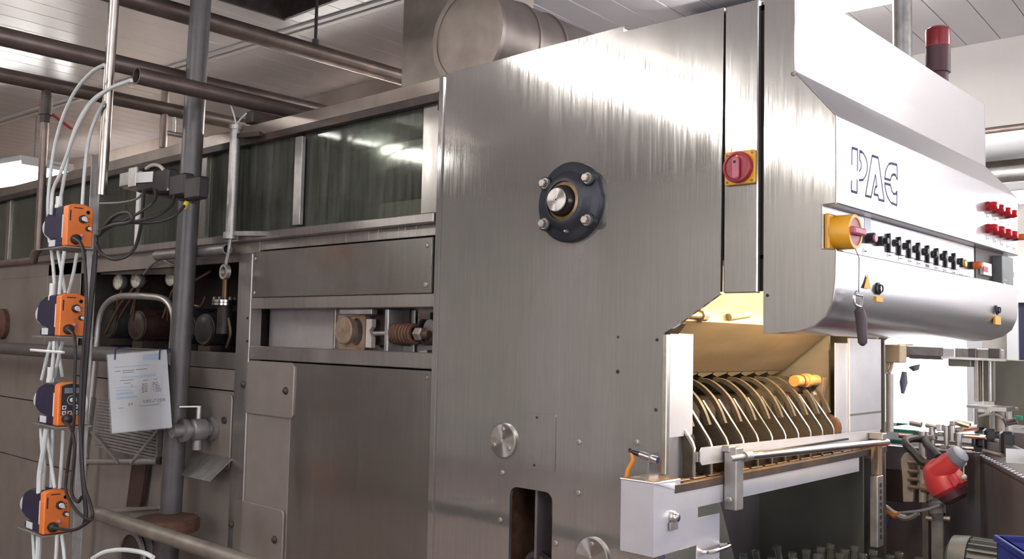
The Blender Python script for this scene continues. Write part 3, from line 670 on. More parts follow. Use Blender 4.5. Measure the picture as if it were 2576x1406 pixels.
# lane dividers: a blade each, and the curved finger behind it
DY0, DDY = 2.325, .0935
bl = [S(1768, 1008, 2.51), S(1826, 1102, 2.51), S(1830, 1112, 2.51)]
bx = [(bl[0].x, bl[0].z), (bl[1].x, bl[1].z), (bl[2].x, bl[2].z-.004)]
arc = [S(1760, 950, 2.652), S(1786, 955, 2.652), S(1812, 972, 2.652), S(1836, 998, 2.652), S(1853, 1028, 2.652), S(1865, 1060, 2.652)]
av = [(p.x, p.z) for p in arc]
blade0 = finger0 = None
for k in range(11):
    y = DY0+k*DDY
    if blade0 is None:
        q = [(bx[0][0]-.01, 0, bx[0][1]), (bx[0][0], 0, bx[0][1]), (bx[1][0], 0, bx[1][1]), (bx[2][0], 0, bx[2][1]), (bx[2][0], 0, 1.264), (bx[0][0]-.01, 0, 1.264)]
        blade0 = build(G().prism([(a, y-.004, c_) for a, _, c_ in q], (0, .008, 0)), 'lane_divider', M['finger'], infeed, .0012)
        build(G().prism([(q[1][0], y-.0045, q[1][2]+.0015), (q[2][0], y-.0045, q[2][2]+.0015), (q[3][0]+.0015, y-.0045, q[3][2]), (q[4][0]+.0015, y-.0045, q[4][2]), (q[4][0]-.003, y-.0045, q[4][2]), (q[3][0]-.003, y-.0045, q[3][2]-.002), (q[1][0], y-.0045, q[1][2]-.004)], (0, .009, 0)), 'divider_edge', M['edge'], blade0)  # bright strip paints the lit edge of the blade
    else:
        c2 = blade0.copy(); col.objects.link(c2); c2.parent = infeed; c2.location = Vector((0, k*DDY, 0))
        e2 = blade0.children[0].copy(); col.objects.link(e2); e2.parent = c2
    if k >= 0:
        if finger0 is None:
            g = G(); y = y+DDY/2; pts = spline([Vector((a, y, c_)) for a, c_ in av], 4)
            out = [p for p in pts]; inn = []
            cx_, cz_ = av[-1][0]-.22, av[-1][1]-.06
            for p in pts:
                d = (Vector((cx_, y, cz_))-p).normalized(); inn.append(p+d*.014)
            for i in range(len(out)-1):
                g.prism([out[i]-Vector((0, .007, 0)), out[i+1]-Vector((0, .007, 0)), inn[i+1]-Vector((0, .007, 0)), inn[i]-Vector((0, .007, 0))], (0, .014, 0))
            finger0 = build(g, 'curved_finger', M['finger_rib'], infeed)
        else:
            c2 = finger0.copy(); col.objects.link(c2); c2.parent = infeed; c2.location = Vector((0, k*DDY, 0))
build(G().box(-2.02, -2.0, D+.02, 3.4, 1.2, 1.9), 'rear_wall', M['dark_metal'], infeed)
build(G().box(-2.0, -1.50, 3.40, 3.415, 1.26, 2.0), 'far_inner_wall', M['inner'], infeed)
build(G().cyl((-1.86, D+.03, 1.36), (-1.86, 3.39, 1.36), .10, 20), 'finger_shaft', M['dark_metal'], infeed)
# stained sheet above the fingers with a scalloped lip, sheets over it
zc0 = F(1743, 808, -1.46).z; zc1 = F(1743, 936, -1.66).z
ct = build(G().prism([(-1.46, D+.016, zc0), (-1.66, D+.016, zc1), (-1.664, D+.016, zc1+.002), (-1.464, D+.016, zc0+.003)], (0, 1.10, 0)), 'splash_sheet', M['curtain'], infeed)
g = G()
n = 11
for k in range(n):
    y = D+.02+k*1.09/n; d = 1.09/n
    g.prism([(-1.661, y, zc1+.002), (-1.661, y+d, zc1+.002), (-1.672, y+d*.98, zc1-.008), (-1.680, y+d*.5, zc1-.020), (-1.672, y+d*.06, zc1-.010)], (-.002, 0, .001))
build(g, 'scalloped_lip', M['curtain'], infeed)
build(G().prism([(-1.462, D+.016, zc0), (-1.462, D+.016, zc0+.05), (-1.38, D+.016, 1.88), (-1.383, D+.016, 1.88), (-1.466, D+.016, zc0+.05), (-1.466, D+.016, zc0)], (0, 1.2, 0)), 'upper_sheet', M['inner'], infeed)
build(G().box(-1.42, -1.165, D+.02, 3.42, 1.875, 1.885), 'lamp_roof', M['inner'], infeed)
build(G().cyl((-1.452, D+.03, zc0+.018), (-1.452, D+.19, zc0+.018), .010, 12).cyl((-1.452, D+.17, zc0+.018), (-1.452, D+.20, zc0+.018), .017, 8), 'hinge_rod', M['inner'], infeed)
build(G().cyl((-1.452, D+.34, zc0+.018), (-1.43, D+.42, zc0+.03), .012, 10), 'hinge_pin', M['inner'], infeed)
g = G(); hexbolt(g, (-1.485, D+.09, zc0-.014), .014, .014, (.7, 0, .7)); build(g, 'bolt', M['bolt'], infeed)
build(G().beam((-1.52, D+.03, 1.60), (-1.43, D+.03, 1.705), .008, .05, (0, 1, 0)), 'flap_arm', M['dark_metal'], infeed)
# vertical flaps left and right of the opening
XV = -1.452
y0, y1, z0, z1 = frect(1675, 838, 1743, 1098, XV)
build(G().prism([(XV, D+.013, z0), (XV, y1-.006, z0), (XV, y1, z0+.008), (XV, y1, z1-.002), (XV, D+.013, z1)], (-.003, 0, 0)), 'near_flap', M['white_sheet'], infeed)
build(G().box(-1.468, -1.452, D-.004, D+.013, 1.28, 1.672), 'edge_strip', M['edge'], infeed, .002)
build(G().prism([(-1.452, D+.15, 1.262), (-1.452, D+.15, 1.37), (-1.465, D+.15, 1.395), (-1.465, D+.02, 1.395), (-1.465, D+.02, 1.262)], (-.005, 0, 0)), 'near_side_guide', M['steel_tank'], infeed)
y0, y1, z0, z1 = frect(2101, 864, 2213, 1088, XV)
ym = F(2134, 950, XV).y
build(G().box(XV-.004, XV, y0, ym-.003, z0, z1), 'far_flap', M['white_sheet'], infeed, .001)
build(G().box(XV-.004, XV+.006, ym, y1, z0, z1+.02), 'far_flap', M['white_sheet'], infeed, .001)
zb = F(2150, 1042, XV).z
build(G().box(XV+.006, XV+.0068, ym, y1, zb-.004, zb+.004), 'splash_line', M['machine_olive'], infeed)
build(G().box(XV-.5, XV-.004, y1-.02, y1, 1.2, 1.9), 'far_door_side', M['inner'], infeed)
# roller unit on the far inner wall
p = S(2058, 985, 3.36)
rb = build(G().prism([(p.x+.05, 3.30, p.z+.055), (p.x-.01, 3.30, p.z+.055), (p.x-.03, 3.30, p.z-.08), (p.x+.03, 3.30, p.z-.08)], (0, .03, 0)), 'roller_bracket', M['rust_light'], infeed, .004)
for dx, dz in ((.022, .038), (.008, -.008), (.002, -.036)):
    g = G(); hexbolt(g, (p.x+dx, 3.30, p.z+dz), .012, .012); build(g, 'bolt', M['bolt'], rb)
build(G().cyl((p.x+.02, 3.12, p.z+.045), (p.x+.02, 3.30, p.z+.045), .020, 16).cyl((p.x+.02, 3.20, p.z+.045), (p.x+.02, 3.23, p.z+.045), .025, 16), 'roller', M['tan_rubber'], rb)
build(G().cyl((p.x+.02, 3.165, p.z+.045), (p.x+.02, 3.175, p.z+.045), .0215, 16), 'roller_band', M['red'], rb)
build(G().box(p.x-.16, p.x+.01, 3.33, 3.36, p.z-.01, p.z+.02), 'roller_arm', M['rust_light'], infeed, .004)
build(G().lathe(S(2085, 1075, 3.36), (0, -1, 0), [(.05, 0), (.05, .02), (.02, .03)], 18), 'far_hub', M['rust'], infeed)
# the warm lamp in the opening
lp = thing('infeed_lamp', (-1.26, 2.75, 1.80), 'warm strip lamp glowing inside the infeed opening behind the hood', 'lamp')
build(G().cyl((-1.22, 2.40, 1.815), (-1.22, 3.25, 1.815), .012, 10), 'bulb', M['bulb'], lp)
build(G().box(-1.235, -1.205, 2.36, 2.40, 1.80, 1.835).box(-1.235, -1.205, 3.25, 3.29, 1.80, 1.835).box(-1.235, -1.205, 2.36, 3.29, 1.835, 1.85), 'lamp_holder', M['lamp_shell'], lp, .002)
l = bpy.data.lights.new('infeed_lamp_light', 'AREA'); l.shape = 'RECTANGLE'; l.size = .85; l.size_y = .05; l.energy = INFEED_LAMP; l.color = (1, .77, .46)
o = bpy.data.objects.new('infeed_lamp_light', l); col.objects.link(o); o.location = (-1.225, 2.82, 1.795); o.rotation_euler = (0, math.radians(35), 0); l.size, l.size_y = .05, .85
# sensor on the corner box, orange lead
sn = thing('proximity_sensor', (-1.49, 2.16, 1.276), 'chrome proximity sensor on a small bracket with an orange lead', 'sensor')
a, b = S(1611, 1143, 2.15), S(1655, 1158, 2.15)
build(G().cyl(a, b, .0095, 14), 'barrel', M['bright'], sn)
build(G().cyl(a+(a-b)*.02, a+(a-b)*.55, .0085, 12, .006), 'connector', M['black'], sn)
build(G().tube(spline([a+(a-b)*.5, S(1592, 1158, 2.15), S(1581, 1180, 2.15), S(1575, 1202, 2.15)], 6), .006, 8), 'lead', M['lead'], sn)
pa = S(1640, 1165, 2.15)
build(G().box(pa.x-.001, pa.x+.001, 2.135, 2.18, 1.277, pa.z+.028).box(pa.x-.05, pa.x, 2.135, 2.18, 1.2765, 1.279), 'bracket', M['bright'], sn)
# hanging grip on its cord
hk = thing('hanging_crank_grip', (-.95, 2.27, 1.64), 'brown crank grip hanging on a thin cord from the main switch', 'handle')
XH = -.945
build(G().tube([F(2150, 622, -.955), F(2161, 648, XH), F(2160, 735, XH)], .0012, 6), 'cord', M['print'], hk)
build(G().tube(spline([F(2155, 733, XH), F(2149, 745, XH), F(2150, 765, XH), F(2163, 772, XH)], 5), .0035, 8).tube([F(2153, 742, XH), F(2170, 745, XH), F(2166, 772, XH), F(2163, 785, XH)], .003, 8), 'hook', M['bright'], hk)
build(G().tube([F(2162, 772, XH), F(2162, 780, XH), F(2166, 800, XH), F(2169, 840, XH), F(2170, 862, XH), F(2169, 868, XH)], [.006, .0125, .014, .0125, .0115, .006], 12), 'grip', M['handle'], hk)
# beacon and the pipe behind the hood
bp_ = at(2360, 190, 'x', -1.12)
be = thing('signal_beacon', (bp_.x, bp_.y, 2.598), 'dark red signal beacon standing on top of the control hood', 'beacon')
r = .042
build(G().cyl((bp_.x, bp_.y, 2.598), (bp_.x, bp_.y, 2.64), r*.8, 24).cyl((bp_.x, bp_.y, 2.64), (bp_.x, bp_.y, 2.735), r, 24), 'beacon_body', M['brown_can'], be)
build(G().lathe((bp_.x, bp_.y, 2.735), (0, 0, 1), [(r, 0), (r, .055), (r*.96, .065), (r*.7, .073)], 24), 'beacon_lens', M['beacon_red'], be)
build(G().cyl((bp_.x, bp_.y, 2.735), (bp_.x, bp_.y, 2.738), r*1.04, 24), 'beacon_ring', M['red'], be)

# ------------------------------------------------------------------ washer: tank section with the windows
tank = thing('washer_tank_section', (-4.8, 3.0, 0), 'long low section of the bottle washer with dirty inspection windows', 'machine')
TX0, TX1 = -8.6, X0D-.006
P_ = M['steel_tank']
def tb(name, x0, x1, z0, z1, m=P_, yf=YL, th=.012, bevel=.0015, par=None):
    return build(G().box(x0, x1, yf, yf+th, z0, z1), name, m, par or tank, bevel)
def tp(name, px0, py0, px1, py1, m=P_, yf=YL, th=.012, bevel=.0015, par=None):
    return tb(name, *rect(px0, py0, px1, py1, yf), m, yf, th, bevel, par)
zt = S(1007, 220, YL).z
tb('top_fascia', TX0, TX1, 2.512, zt, M['duct'], YL, .02)
tb('dark_channel', TX0, TX1-.002, S(1106, 252, YL-.03).z, S(1106, 233, YL-.03).z+.004, M['dark_metal'], YL-.03, .03)
tb('channel_end', TX1-.012, TX1, 2.46, 2.53, M['gap'], YL-.028, .03)
build(G().box(TX0, TX1, YL+.02, YF, zt-.02, zt-.005), 'roof_sheet', M['steel_tank'], tank)
build(G().box(TX0, TX1, YF-.01, YF, .05, zt-.02), 'far_side', M['steel_tank'], tank)
build(G().box(TX0-.012, TX0, YL, YF, .05, zt-.02), 'end_sheet', M['steel_tank'], tank)
zw1 = S(1106, 252, YL-.03).z; zl1 = S(1097, 532, YL-.04).z; zl0 = S(1097, 558, YL-.04).z
# inspection windows: frames, panes, the dim inside behind them
def xat(px, y=YL): return S(px, 480, y).x
frames = [(1062, 1102), (503, 519), (345, 353), (22, 30)]
for a, b in frames: tb('window_post', xat(a), xat(b), zl1-.01, zw1+.01, M['steel_panel'] if a != 345 else M['white'], YL-.004, .03)
tb('window_bar', xat(739, YL-.02), xat(757, YL-.02), S(747, 566, YL-.02).z, S(747, 345, YL-.02).z, M['galv'], YL-.022, .018)
panes = [(757, 1062), (519, 748), (353, 503), (30, 345), (-420, 22)]
for a, b in panes:
    pn = build(G().box(xat(a)+.001, xat(b)-.001, YL+.006, YL+.012, zl1-.005, zw1+.005), 'inspection_pane', M['glass_dirty'], tank)
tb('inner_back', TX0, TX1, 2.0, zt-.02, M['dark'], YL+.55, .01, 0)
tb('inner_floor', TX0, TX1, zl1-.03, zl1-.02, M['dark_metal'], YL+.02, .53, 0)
# dim shapes inside the first window: spray pipe, pocket carrier, chain block
build(G().box(xat(770), xat(1055), YL+.08, YL+.12, S(900, 432, YL+.08).z, S(900, 378, YL+.08).z), 'spray_trough', M['tray'], tank, .004)
build(G().box(xat(890), xat(1045), YL+.07, YL+.20, S(960, 512, YL+.07).z, S(960, 440, YL+.07).z), 'pocket_carrier', M['motor_brown'], tank, .01)
build(G().cyl((xat(960), YL+.16, S(990, 345, YL+.16).z), (xat(1050), YL+.16, S(1040, 332, YL+.16).z), .035, 12), 'spray_pipe', M['motor_grey'], tank)
build(G().box(xat(770), xat(1058), YL+.06, YL+.08, zl1, zl1+.075), 'inner_ledge', M['tray'], tank)
for px in (640, 690): build(G().box(xat(px)-.02, xat(px)+.02, YL+.2, YL+.24, zl1, zw1), 'inner_strut', M['cream'], tank)
build(G().box(xat(527), xat(748), YL+.25, YL+.28, zl1, zl1+.16), 'inner_screen', M['machine_olive'], tank)
# ledge under the windows and the strip below it
tb('window_ledge', xat(-420), TX1-.006, zl0, zl1, M['steel_tank'], YL-.04, .04, .004)
tb('lower_strip', S(655, 640, YL).x, TX1, S(1094, 592, YL).z, zl0, M['steel_tank'], YL-.004, .02)
tb('lower_strip', xat(-420), S(655, 640, YL).x, S(560, 662, YL).z, zl0, M['beige'], YL-.004, .02)
for px, py0, py1 in ((870, 587, 610), (952, 575, 602), (1003, 570, 600), (1047, 568, 596), (928, 583, 605), (1020, 570, 596)):
    a = S(px, py0, YL-.005); b = S(px-1, py1, YL-.005)
    build(G().prism([(a.x-.0014, YL-.004, a.z), (a.x+.0014, YL-.004, a.z), (b.x+.001, YL-.004, b.z+.004), (b.x, YL-.004, b.z), (b.x-.0012, YL-.004, b.z+.006)], (0, -.001, 0)), 'lime_drip', M['tray'], tank)
# screwed panel
ax, bx_, az, bz_ = S(640, 690, YL).x, S(1092, 665, YL).x, S(1089, 737, YL).z, S(1094, 596, YL).z
sp = build(G().box(ax, bx_, YL-.010, YL+.004, az, bz_), 'screwed_panel', M['steel_panel'], tank, .002)
build(G().box(bx_-.004, bx_-.001, YL-.0115, YL-.009, az+.004, bz_-.004), 'panel_edge', M['edge'], sp)
for x, z in ((bx_-.03, bz_-.03), (bx_-.03, az+.03), (ax+.02, az+.02), (ax+.02, bz_-.03)):
    g = G(); screw(g, (x, YL-.010, z), .009); build(g, 'screw', M['bolt'], sp)
z7, z8, z9 = S(1086, 773, YL).z, S(1082, 887, YL).z, S(1080, 928, YL).z
tb('cross_bar', ax-.02, TX1-.02, z7, az-.002, M['steel_tank'], YL-.012, .03, .003)
tb('cross_bar', ax-.06, TX1-.02, z9, z8, M['steel_tank'], YL-.012, .03, .003)
tb('recess_back', ax-.02, TX1-.02, z8-.02, z7+.02, M['recess'], YL+.10, .01, 0)
tb('recess_floor', ax-.02, TX1-.02, z8-.02, z8-.012, M['rust_light'], YL+.0, .10, 0)
tb('recess_stop', S(835, 830, YL+.06).x-.006, S(835, 830, YL+.06).x+.006, z8, z7, M['edge'], YL+.07, .03)
# chain tensioner in the recess: block with half moon, rod, bracket, spring, nut
tz = S(920, 835, YL).z
q = S(868, 832, YL)
tn = build(G().plate(rrect(q.x-.075, q.x+.10, tz-.07, tz+.065, .008, YL+.02), [[(q.x+.045+.042*math.cos(a), YL+.02, tz+.055*math.sin(a)) for a in [math.radians(k*30) for k in range(12)]]], (0, .02, 0)), 'tensioner_block', M['rust_light'], tank, .0)
build(G().lathe((q.x-.01, YL+.03, tz+.005), (0, -1, 0), [(.055, 0), (.055, .03), (.05, .034), (.006, .034), (.004, .03), (.0, .03)], 32), 'tensioner_disc', M['rust_light'], tn)
build(G().box(q.x-.06, q.x+.06, YL-.004, YL+.03, tz-.088, tz-.070).box(q.x-.04, q.x+.16, YL, YL+.03, tz+.068, tz+.088), 'tensioner_slide', M['galv'], tn, .002)
build(G().prism([(q.x+.105, YL+.02, tz+.05), (q.x+.14, YL+.02, tz+.05), (q.x+.14, YL+.02, tz+.02), (q.x+.125, YL+.02, tz+.005), (q.x+.14, YL+.02, tz-.02), (q.x+.14, YL+.02, tz-.06), (q.x+.105, YL+.02, tz-.06)], (0, .02, 0)), 'tensioner_jaw', M['cream'], tn)
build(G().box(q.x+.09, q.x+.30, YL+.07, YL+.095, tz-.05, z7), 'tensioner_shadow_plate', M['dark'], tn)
build(G().cyl((q.x+.145, YL+.03, tz-.005), (q.x+.33, YL+.03, tz+.0), .009, 10), 'threaded_rod', M['galv'], tn)
bxr = S(966, 830, YL).x
build(G().box(bxr, bxr+.022, YL+.0, YL+.09, tz-.08, z7-.004).box(bxr, bxr+.08, YL+.08, YL+.09, tz-.08, z7-.004), 'spring_bracket', M['galv'], tn, .004)
sg = G(); pts = []
sx0_, sx1_ = bxr+.03, bxr+.15
for k in range(0, 7*14+1):
    a = 2*math.pi*k/14; t = k/(7*14); pts.append((sx0_+(sx1_-sx0_)*t, YL+.03+.032*math.cos(a), tz-.004+.032*math.sin(a)))
build(sg.tube(pts, .0085, 6), 'spring', M['rust'], tn)
build(G().cyl((sx0_, YL+.03, tz-.004), (sx1_+.07, YL+.03, tz-.004), .014, 10), 'spring_rod', M['rust'], tn)
build(G().lathe((sx1_+.005, YL+.03, tz-.004), (1, 0, 0), [(.026, 0), (.026, .03), (.02, .034)], 6), 'spring_nut', M['bolt'], tn)
rx = S(1080, 825, YL+.03).x
build(G().ring((rx, YL+.04, tz+.01), (0, -1, 0), .045, .055, .02, 28), 'recess_ring', M['shaft_dark'], tn)
build(G().beam((rx-.06, YL+.02, tz-.085), (rx+.02, YL+.02, tz-.07), .03, .02), 'recess_clip', M['galv'], tn)
build(G().box(rx-.03, rx+.03, YL+.005, YL+.04, tz+.05, tz+.075), 'recess_lug', M['dark_metal'], tn)
# lower doors and hatches
xd = S(737, 930, YL).x; xr = TX1-.022
zdb = .06
dr = build(G().box(xd+.003, xr, YL-.006, YL+.01, zdb, z9-.006), 'large_door', M['steel_panel'], tank, .002)
build(G().box(xr-.004, xr-.001, YL-.0075, YL-.005, zdb+.01, z9-.01), 'door_edge', M['edge'], dr)
g = G(); screw(g, (xr-.03, YL-.006, z9-.03), .006); build(g, 'screw', M['bolt'], dr)
xl = S(606, 1000, YL).x
tb('narrow_panel', xl, xd-.003, zdb, z9-.006, M['beige'], YL-.002, .01)
for (x0, y0, x1, y1), yy in (((620, 912, 743, 1046), YL-.004), ((590, 1268, 716, 1420), YL-.004)):
    a = rect(x0, y0, x1, y1, yy)
    ht = build(G().prism(rrect(*a, .02, YL-.002), (0, -.012, 0)), 'small_hatch', M['beige'], tank, .003)
    w_, h_ = a[1]-a[0], a[3]-a[2]
    for fx, fz in ((-.02, .55), (.86, .5)):
        build(G().lathe((a[0]+fx*w_, YL-.014, a[2]+fz*h_), (0, -1, 0), [(.016, 0), (.016, .004), (.009, .012), (.003, .014)], 12), 'hatch_knob', M['dark_metal'], ht)
xc0, xc1 = S(590, 1000, YL).x-.02, S(606, 1000, YL).x
xp0, xp1 = S(612, 700, YL).x, S(640, 700, YL).x
tb('frame_post', xp0-.02, xp1, zdb, S(612, 640, YL).z, M['steel_tank'], YL-.014, .06, .003)
tb('frame_post', TX1-.022, TX1, zdb, zl0, M['steel_tank'], YL-.010, .03, .002)
for px, py in ((623, 800), (622, 858)):
    g = G(); screw(g, S(px, py, YL-.014), .006); build(g, 'screw', M['gap'], tank)
# pump bay: dark recess left of the post
bl0, br0 = S(240, 760, YL).x, xp0-.02
zb1, zb0 = S(560, 652, YL).z, S(560, 886, YL).z
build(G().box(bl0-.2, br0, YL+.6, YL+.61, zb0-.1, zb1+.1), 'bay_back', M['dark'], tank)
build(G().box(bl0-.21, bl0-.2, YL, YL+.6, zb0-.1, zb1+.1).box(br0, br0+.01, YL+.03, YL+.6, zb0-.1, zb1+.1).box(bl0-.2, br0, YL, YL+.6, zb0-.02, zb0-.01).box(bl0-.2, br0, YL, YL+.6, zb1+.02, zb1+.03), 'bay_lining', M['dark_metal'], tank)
build(G().prism([(S(248, 690, YL).x, YL+.01, S(248, 690, YL).z), (S(248, 668, YL).x, YL+.01, S(248, 668, YL).z+.01), (S(450, 640, YL).x, YL+.01, S(450, 640, YL).z), (S(450, 690, YL).x, YL+.01, S(450, 690, YL).z)], (0, .01, 0)), 'bay_valance', M['dark_metal'], tank)
# sheets below and left of the bay
tb('bay_sill', bl0-.2, br0, S(540, 925, YL).z, zb0, M['steel_tank'], YL-.006, .02)
tb('sheet_strip', bl0-.2, br0, S(540, 978, YL).z, S(540, 927, YL).z, M['beige'], YL-.003, .01)
tb('sheet_panel', bl0-.2, br0-.0, zdb, S(540, 981, YL).z, M['beige'], YL, .01)
a = rect(470, 985, 583, 1172, YL-.006)
hb = build(G().prism(rrect(*a, .03, YL-.001), (0, -.010, 0)), 'bay_hatch', M['beige'], tank, .003)
build(G().lathe(S(566, 1057, YL-.011), (0, -1, 0), [(.016, 0), (.015, .01), (.004, .014)], 12), 'hatch_knob', M['dark_metal'], hb)
xs = S(236, 800, YL).x
zz = [S(100, 668, YL).z, S(100, 1010, YL).z]
tb('far_sheet', S(118, 800, YL).x, bl0-.2, zz[1]-.35, zz[0], M['beige'], YL-.004, .012)
tb('far_sheet', TX0, S(116, 800, YL).x, zz[1], zz[0], M['beige'], YL-.002, .012)
tb('far_sheet', TX0, bl0-.2, zz[1]-.36, zz[1]-.006, M['beige'], YL-.001, .012)
tb('far_sheet', TX0, bl0-.2, zdb, zz[1]-.366, M['beige'], YL+.001, .012)
q = S(12, 815, YL)
build(G().lathe(q, (0, -1, 0), [(.10, 0), (.10, .03), (.06, .05), (.06, .12), (.03, .13)], 20), 'drain_flange', M['rust'], tank)
# small chute under the valve
a, b = S(486, 1140, YL-.02), S(574, 1170, YL-.02)
build(G().prism([(a.x, YL-.01, a.z+.005), (b.x+.02, YL-.01, a.z+.005), (b.x+.02, YL-.12, a.z-.085), (a.x+.06, YL-.12, a.z-.085)], (0, -.004, .004)), 'drip_chute', M['galv'], tank)

# ------------------------------------------------------------------ things in the pump bay
def gauge(px, py, label):
    c = S(px, py, YL+.06)
    t = thing('pressure_gauge', c, label, 'gauge', 'pressure gauges of the pump bay')
    ax = Vector((.15, -.98, .05)).normalized()
    build(G().lathe(c-ax*.03, ax, [(.045, 0), (.047, .026), (.045, .03), (.042, .03), (.042, .026)], 24), 'case', M['alu_dull'], t)
    f_ = build(G().lathe(c-ax*.006, ax, [(.041, 0), (.041, .002), (.0, .002)], 24), 'dial', M['gauge_face'], t)
    build(G().beam(c-ax*.003+Vector((0, 0, -.008)), c-ax*.003+Vector((.008, .008, .028)), .004, .001, ax), 'needle', M['print'], t)
    build(G().tube(spline([c-ax*.02+Vector((0, .01, -.045)), c+Vector((-.05, .03, -.10)), c+Vector((-.13, .06, -.22))], 5), .007, 8), 'stem', M['copper'], t)
gauge(296, 708, 'cream pressure gauge nearest the cable loop'); gauge(341, 703, 'cream pressure gauge in the middle of the three'); gauge(429, 697, 'white pressure gauge next to the grey post')
def pump_motor(px, py, r, m, label):
    c = S(px, py, YL+.28)
    t = thing('pump_motor', (c.x, c.y, c.z-r), label, 'motor', 'motors in the pump bay')
    ax = Vector((.12, -.99, 0)).normalized()
    build(G().lathe(c-ax*.14, ax, [(r*.9, 0), (r, .02), (r, .20), (r*.93, .22), (r*.9, .25), (r*.5, .27), (r*.2, .27)], 28), 'motor_body', m, t)
    g = G(); g.lathe_open(c+ax*.112, ax, [(r*.85, 0), (r*.85, .006), (r*.7, .008), (r*.7, .0)], 24); build(g, 'fan_grille', M['dark_metal'], t)
    for k in range(8):
        a_ = math.pi*k/4; _, u_, v_ = basis(ax); o_ = (u_*math.cos(a_)+v_*math.sin(a_))
        build(G().beam(c-ax*.10+o_*r, c+ax*.05+o_*r, .008, .016, o_), 'cooling_fin', m, t)
    build(G().box(c.x-.06, c.x+.06, c.y-.1, c.y+.1, c.z-r-.03, c.z-r+.01), 'motor_foot', M['dark_metal'], t)
pump_motor(318, 815, .095, M['motor_grey'], 'dark grey pump motor behind the top of the stepladder')
pump_motor(390, 820, .095, M['motor_brown'], 'red brown pump motor behind the stepladder and grey post')
pump_motor(512, 825, .095, M['motor_grey'], 'dark pump motor right of the grey post')
pump_motor(560, 830, .09, M['motor_grey'], 'dark pump motor below the flanged valve')
c = S(566, 762, YL+.12)
fv = thing('flanged_valve', c, 'shiny flanged valve with bolts in the pump bay', 'valve')
build(G().cyl(c+Vector((0, 0, -.012)), c+Vector((0, 0, .0)), .062, 28).cyl(c+Vector((0, 0, .003)), c+Vector((0, 0, .014)), .062, 28), 'flange', M['bright'], fv)
for k in range(6):
    a_ = k*math.pi/3; p = c+Vector((.048*math.cos(a_), .048*math.sin(a_), .014)); build(G().cyl(p, p+Vector((0, 0, .014)), .010, 6), 'bolt', M['bolt'], fv)
build(G().cyl(c+Vector((0, 0, .014)), c+Vector((0, 0, .36)), .016, 12), 'riser', M['copper'], fv)
build(G().cyl(c+Vector((0, 0, -.15)), c+Vector((0, 0, -.012)), .035, 16), 'neck', M['dark_metal'], fv)
lines = [((265, 840), (300, 770), (345, 715)), ((300, 800), (335, 745), (372, 705)), ((330, 790), (342, 740), (350, 715)), ((440, 760), (470, 720), (530, 682)), ((410, 800), (425, 760), (450, 720)), ((480, 765), (505, 770), (518, 745)), ((575, 800), (580, 840), (570, 875))]
for i, ln in enumerate(lines):
    build(G().tube(spline([S(a, b, YL+.10+.03*(i % 3)) for a, b in ln], 6), .0075, 8), 'copper_line', M['copper'], label=['thin copper line rising behind the ladder top', 'copper line running up to the middle gauge', 'short copper line under the middle gauge', 'copper line slanting right of the grey post', 'copper line below the white gauge', 'bent copper fitting right of the grey post', 'copper drain line beside the dark motor'][i], cat='pipe', group='copper lines in the pump bay')
build(G().tube(spline([S(362, 690, YL-.01), S(380, 668, YL-.02), S(405, 652, YL-.03), S(425, 662, YL-.02), S(450, 672, YL)], 6), .007, 8), 'sensor_cable', M['alu_dull'], label='grey sensor cable arching out of the pump bay', cat='cable')
# bronze ball valve by the grey post
c = S(536, 1078, YL-.012)
bv = thing('ball_valve', c, 'grey flanged ball valve with a bright stem behind the grey post', 'valve')
build(G().lathe(c, (0, -1, 0), [(.055, 0), (.055, .018), (.034, .022), (.034, .035), (.048, .045), (.052, .075), (.048, .105), (.036, .115), (.036, .13), (.052, .134), (.052, .152), (.03, .156), (.03, .20)], 24), 'valve_body', M['alu_dull'], bv)
v0 = c+Vector((0, -.075, 0))
build(G().cyl(v0+Vector((0, 0, .045)), v0+Vector((0, 0, .105)), .012, 12), 'stem', M['alu'], bv)
build(G().beam(v0+Vector((.005, .005, .104)), v0+Vector((-.03, -.08, .104)), .016, .006), 'lever', M['alu'], bv)
build(G().cyl(v0+Vector((0, 0, -.09)), v0+Vector((0, 0, -.04)), .022, 12), 'drain_plug', M['alu_dull'], bv)

# ------------------------------------------------------------------ overhead pipes, duct, post
def pipe_y(name, x, z, y0, y1, r, m, label, n=20):
    return build(G().cyl((x, y0, z), (x, y1, z), r, n), name, m, label=label, cat='pipe')
p1 = pipe_y('overhead_pipe', -4.23, 3.2, .6, 6.0, .046, M['pipe'], 'highest brown overhead pipe hanging on a thin rod')
q = at(793, 122, 'x', -4.23)
build(G().cyl((-4.23, q.y, 3.2), (-4.23, q.y, H), .009, 8).cyl((-4.23, q.y, 3.235), (-4.23, q.y, 3.27), .018, 10), 'hanger_rod', M['dark_metal'], label='thin dark rod holding the highest overhead pipe', cat='rod')
q0, q1 = at(150, 131, 'z', 2.85), at(480, 199, 'z', 2.85)
pipe_y('overhead_pipe', (q0.x+q1.x)/2, 2.85, .4, 4.4, .040, M['pipe'], 'long brown overhead pipe running from the upper left edge')
q0 = at(343, 190, 'z', 2.70)
ob = thing('open_ended_pipe', (q0.x, q0.y, 2.70), 'brown overhead pipe with its open end facing the pole', 'pipe')
build(G().lathe_open((q0.x, q0.y, 2.70), (0, 1, 0), [(.030, 0), (.0355, 0), (.0355, 2.2), (.030, 2.2), (.030, .4), (.030, 0)], 24), 'pipe_wall', M['pipe'], ob)
build(G().cyl((q0.x, q0.y+.35, 2.70), (q0.x, q0.y+.37, 2.70), .031, 20), 'pipe_inside', M['dark'], ob)
qb = at(665, 288, 'x', q0.x)
build(G().box(q0.x-.03, q0.x+.03, qb.y-.08, qb.y+.14, 2.60, 2.655), 'pipe_saddle', M['dark_metal'], ob, .004)
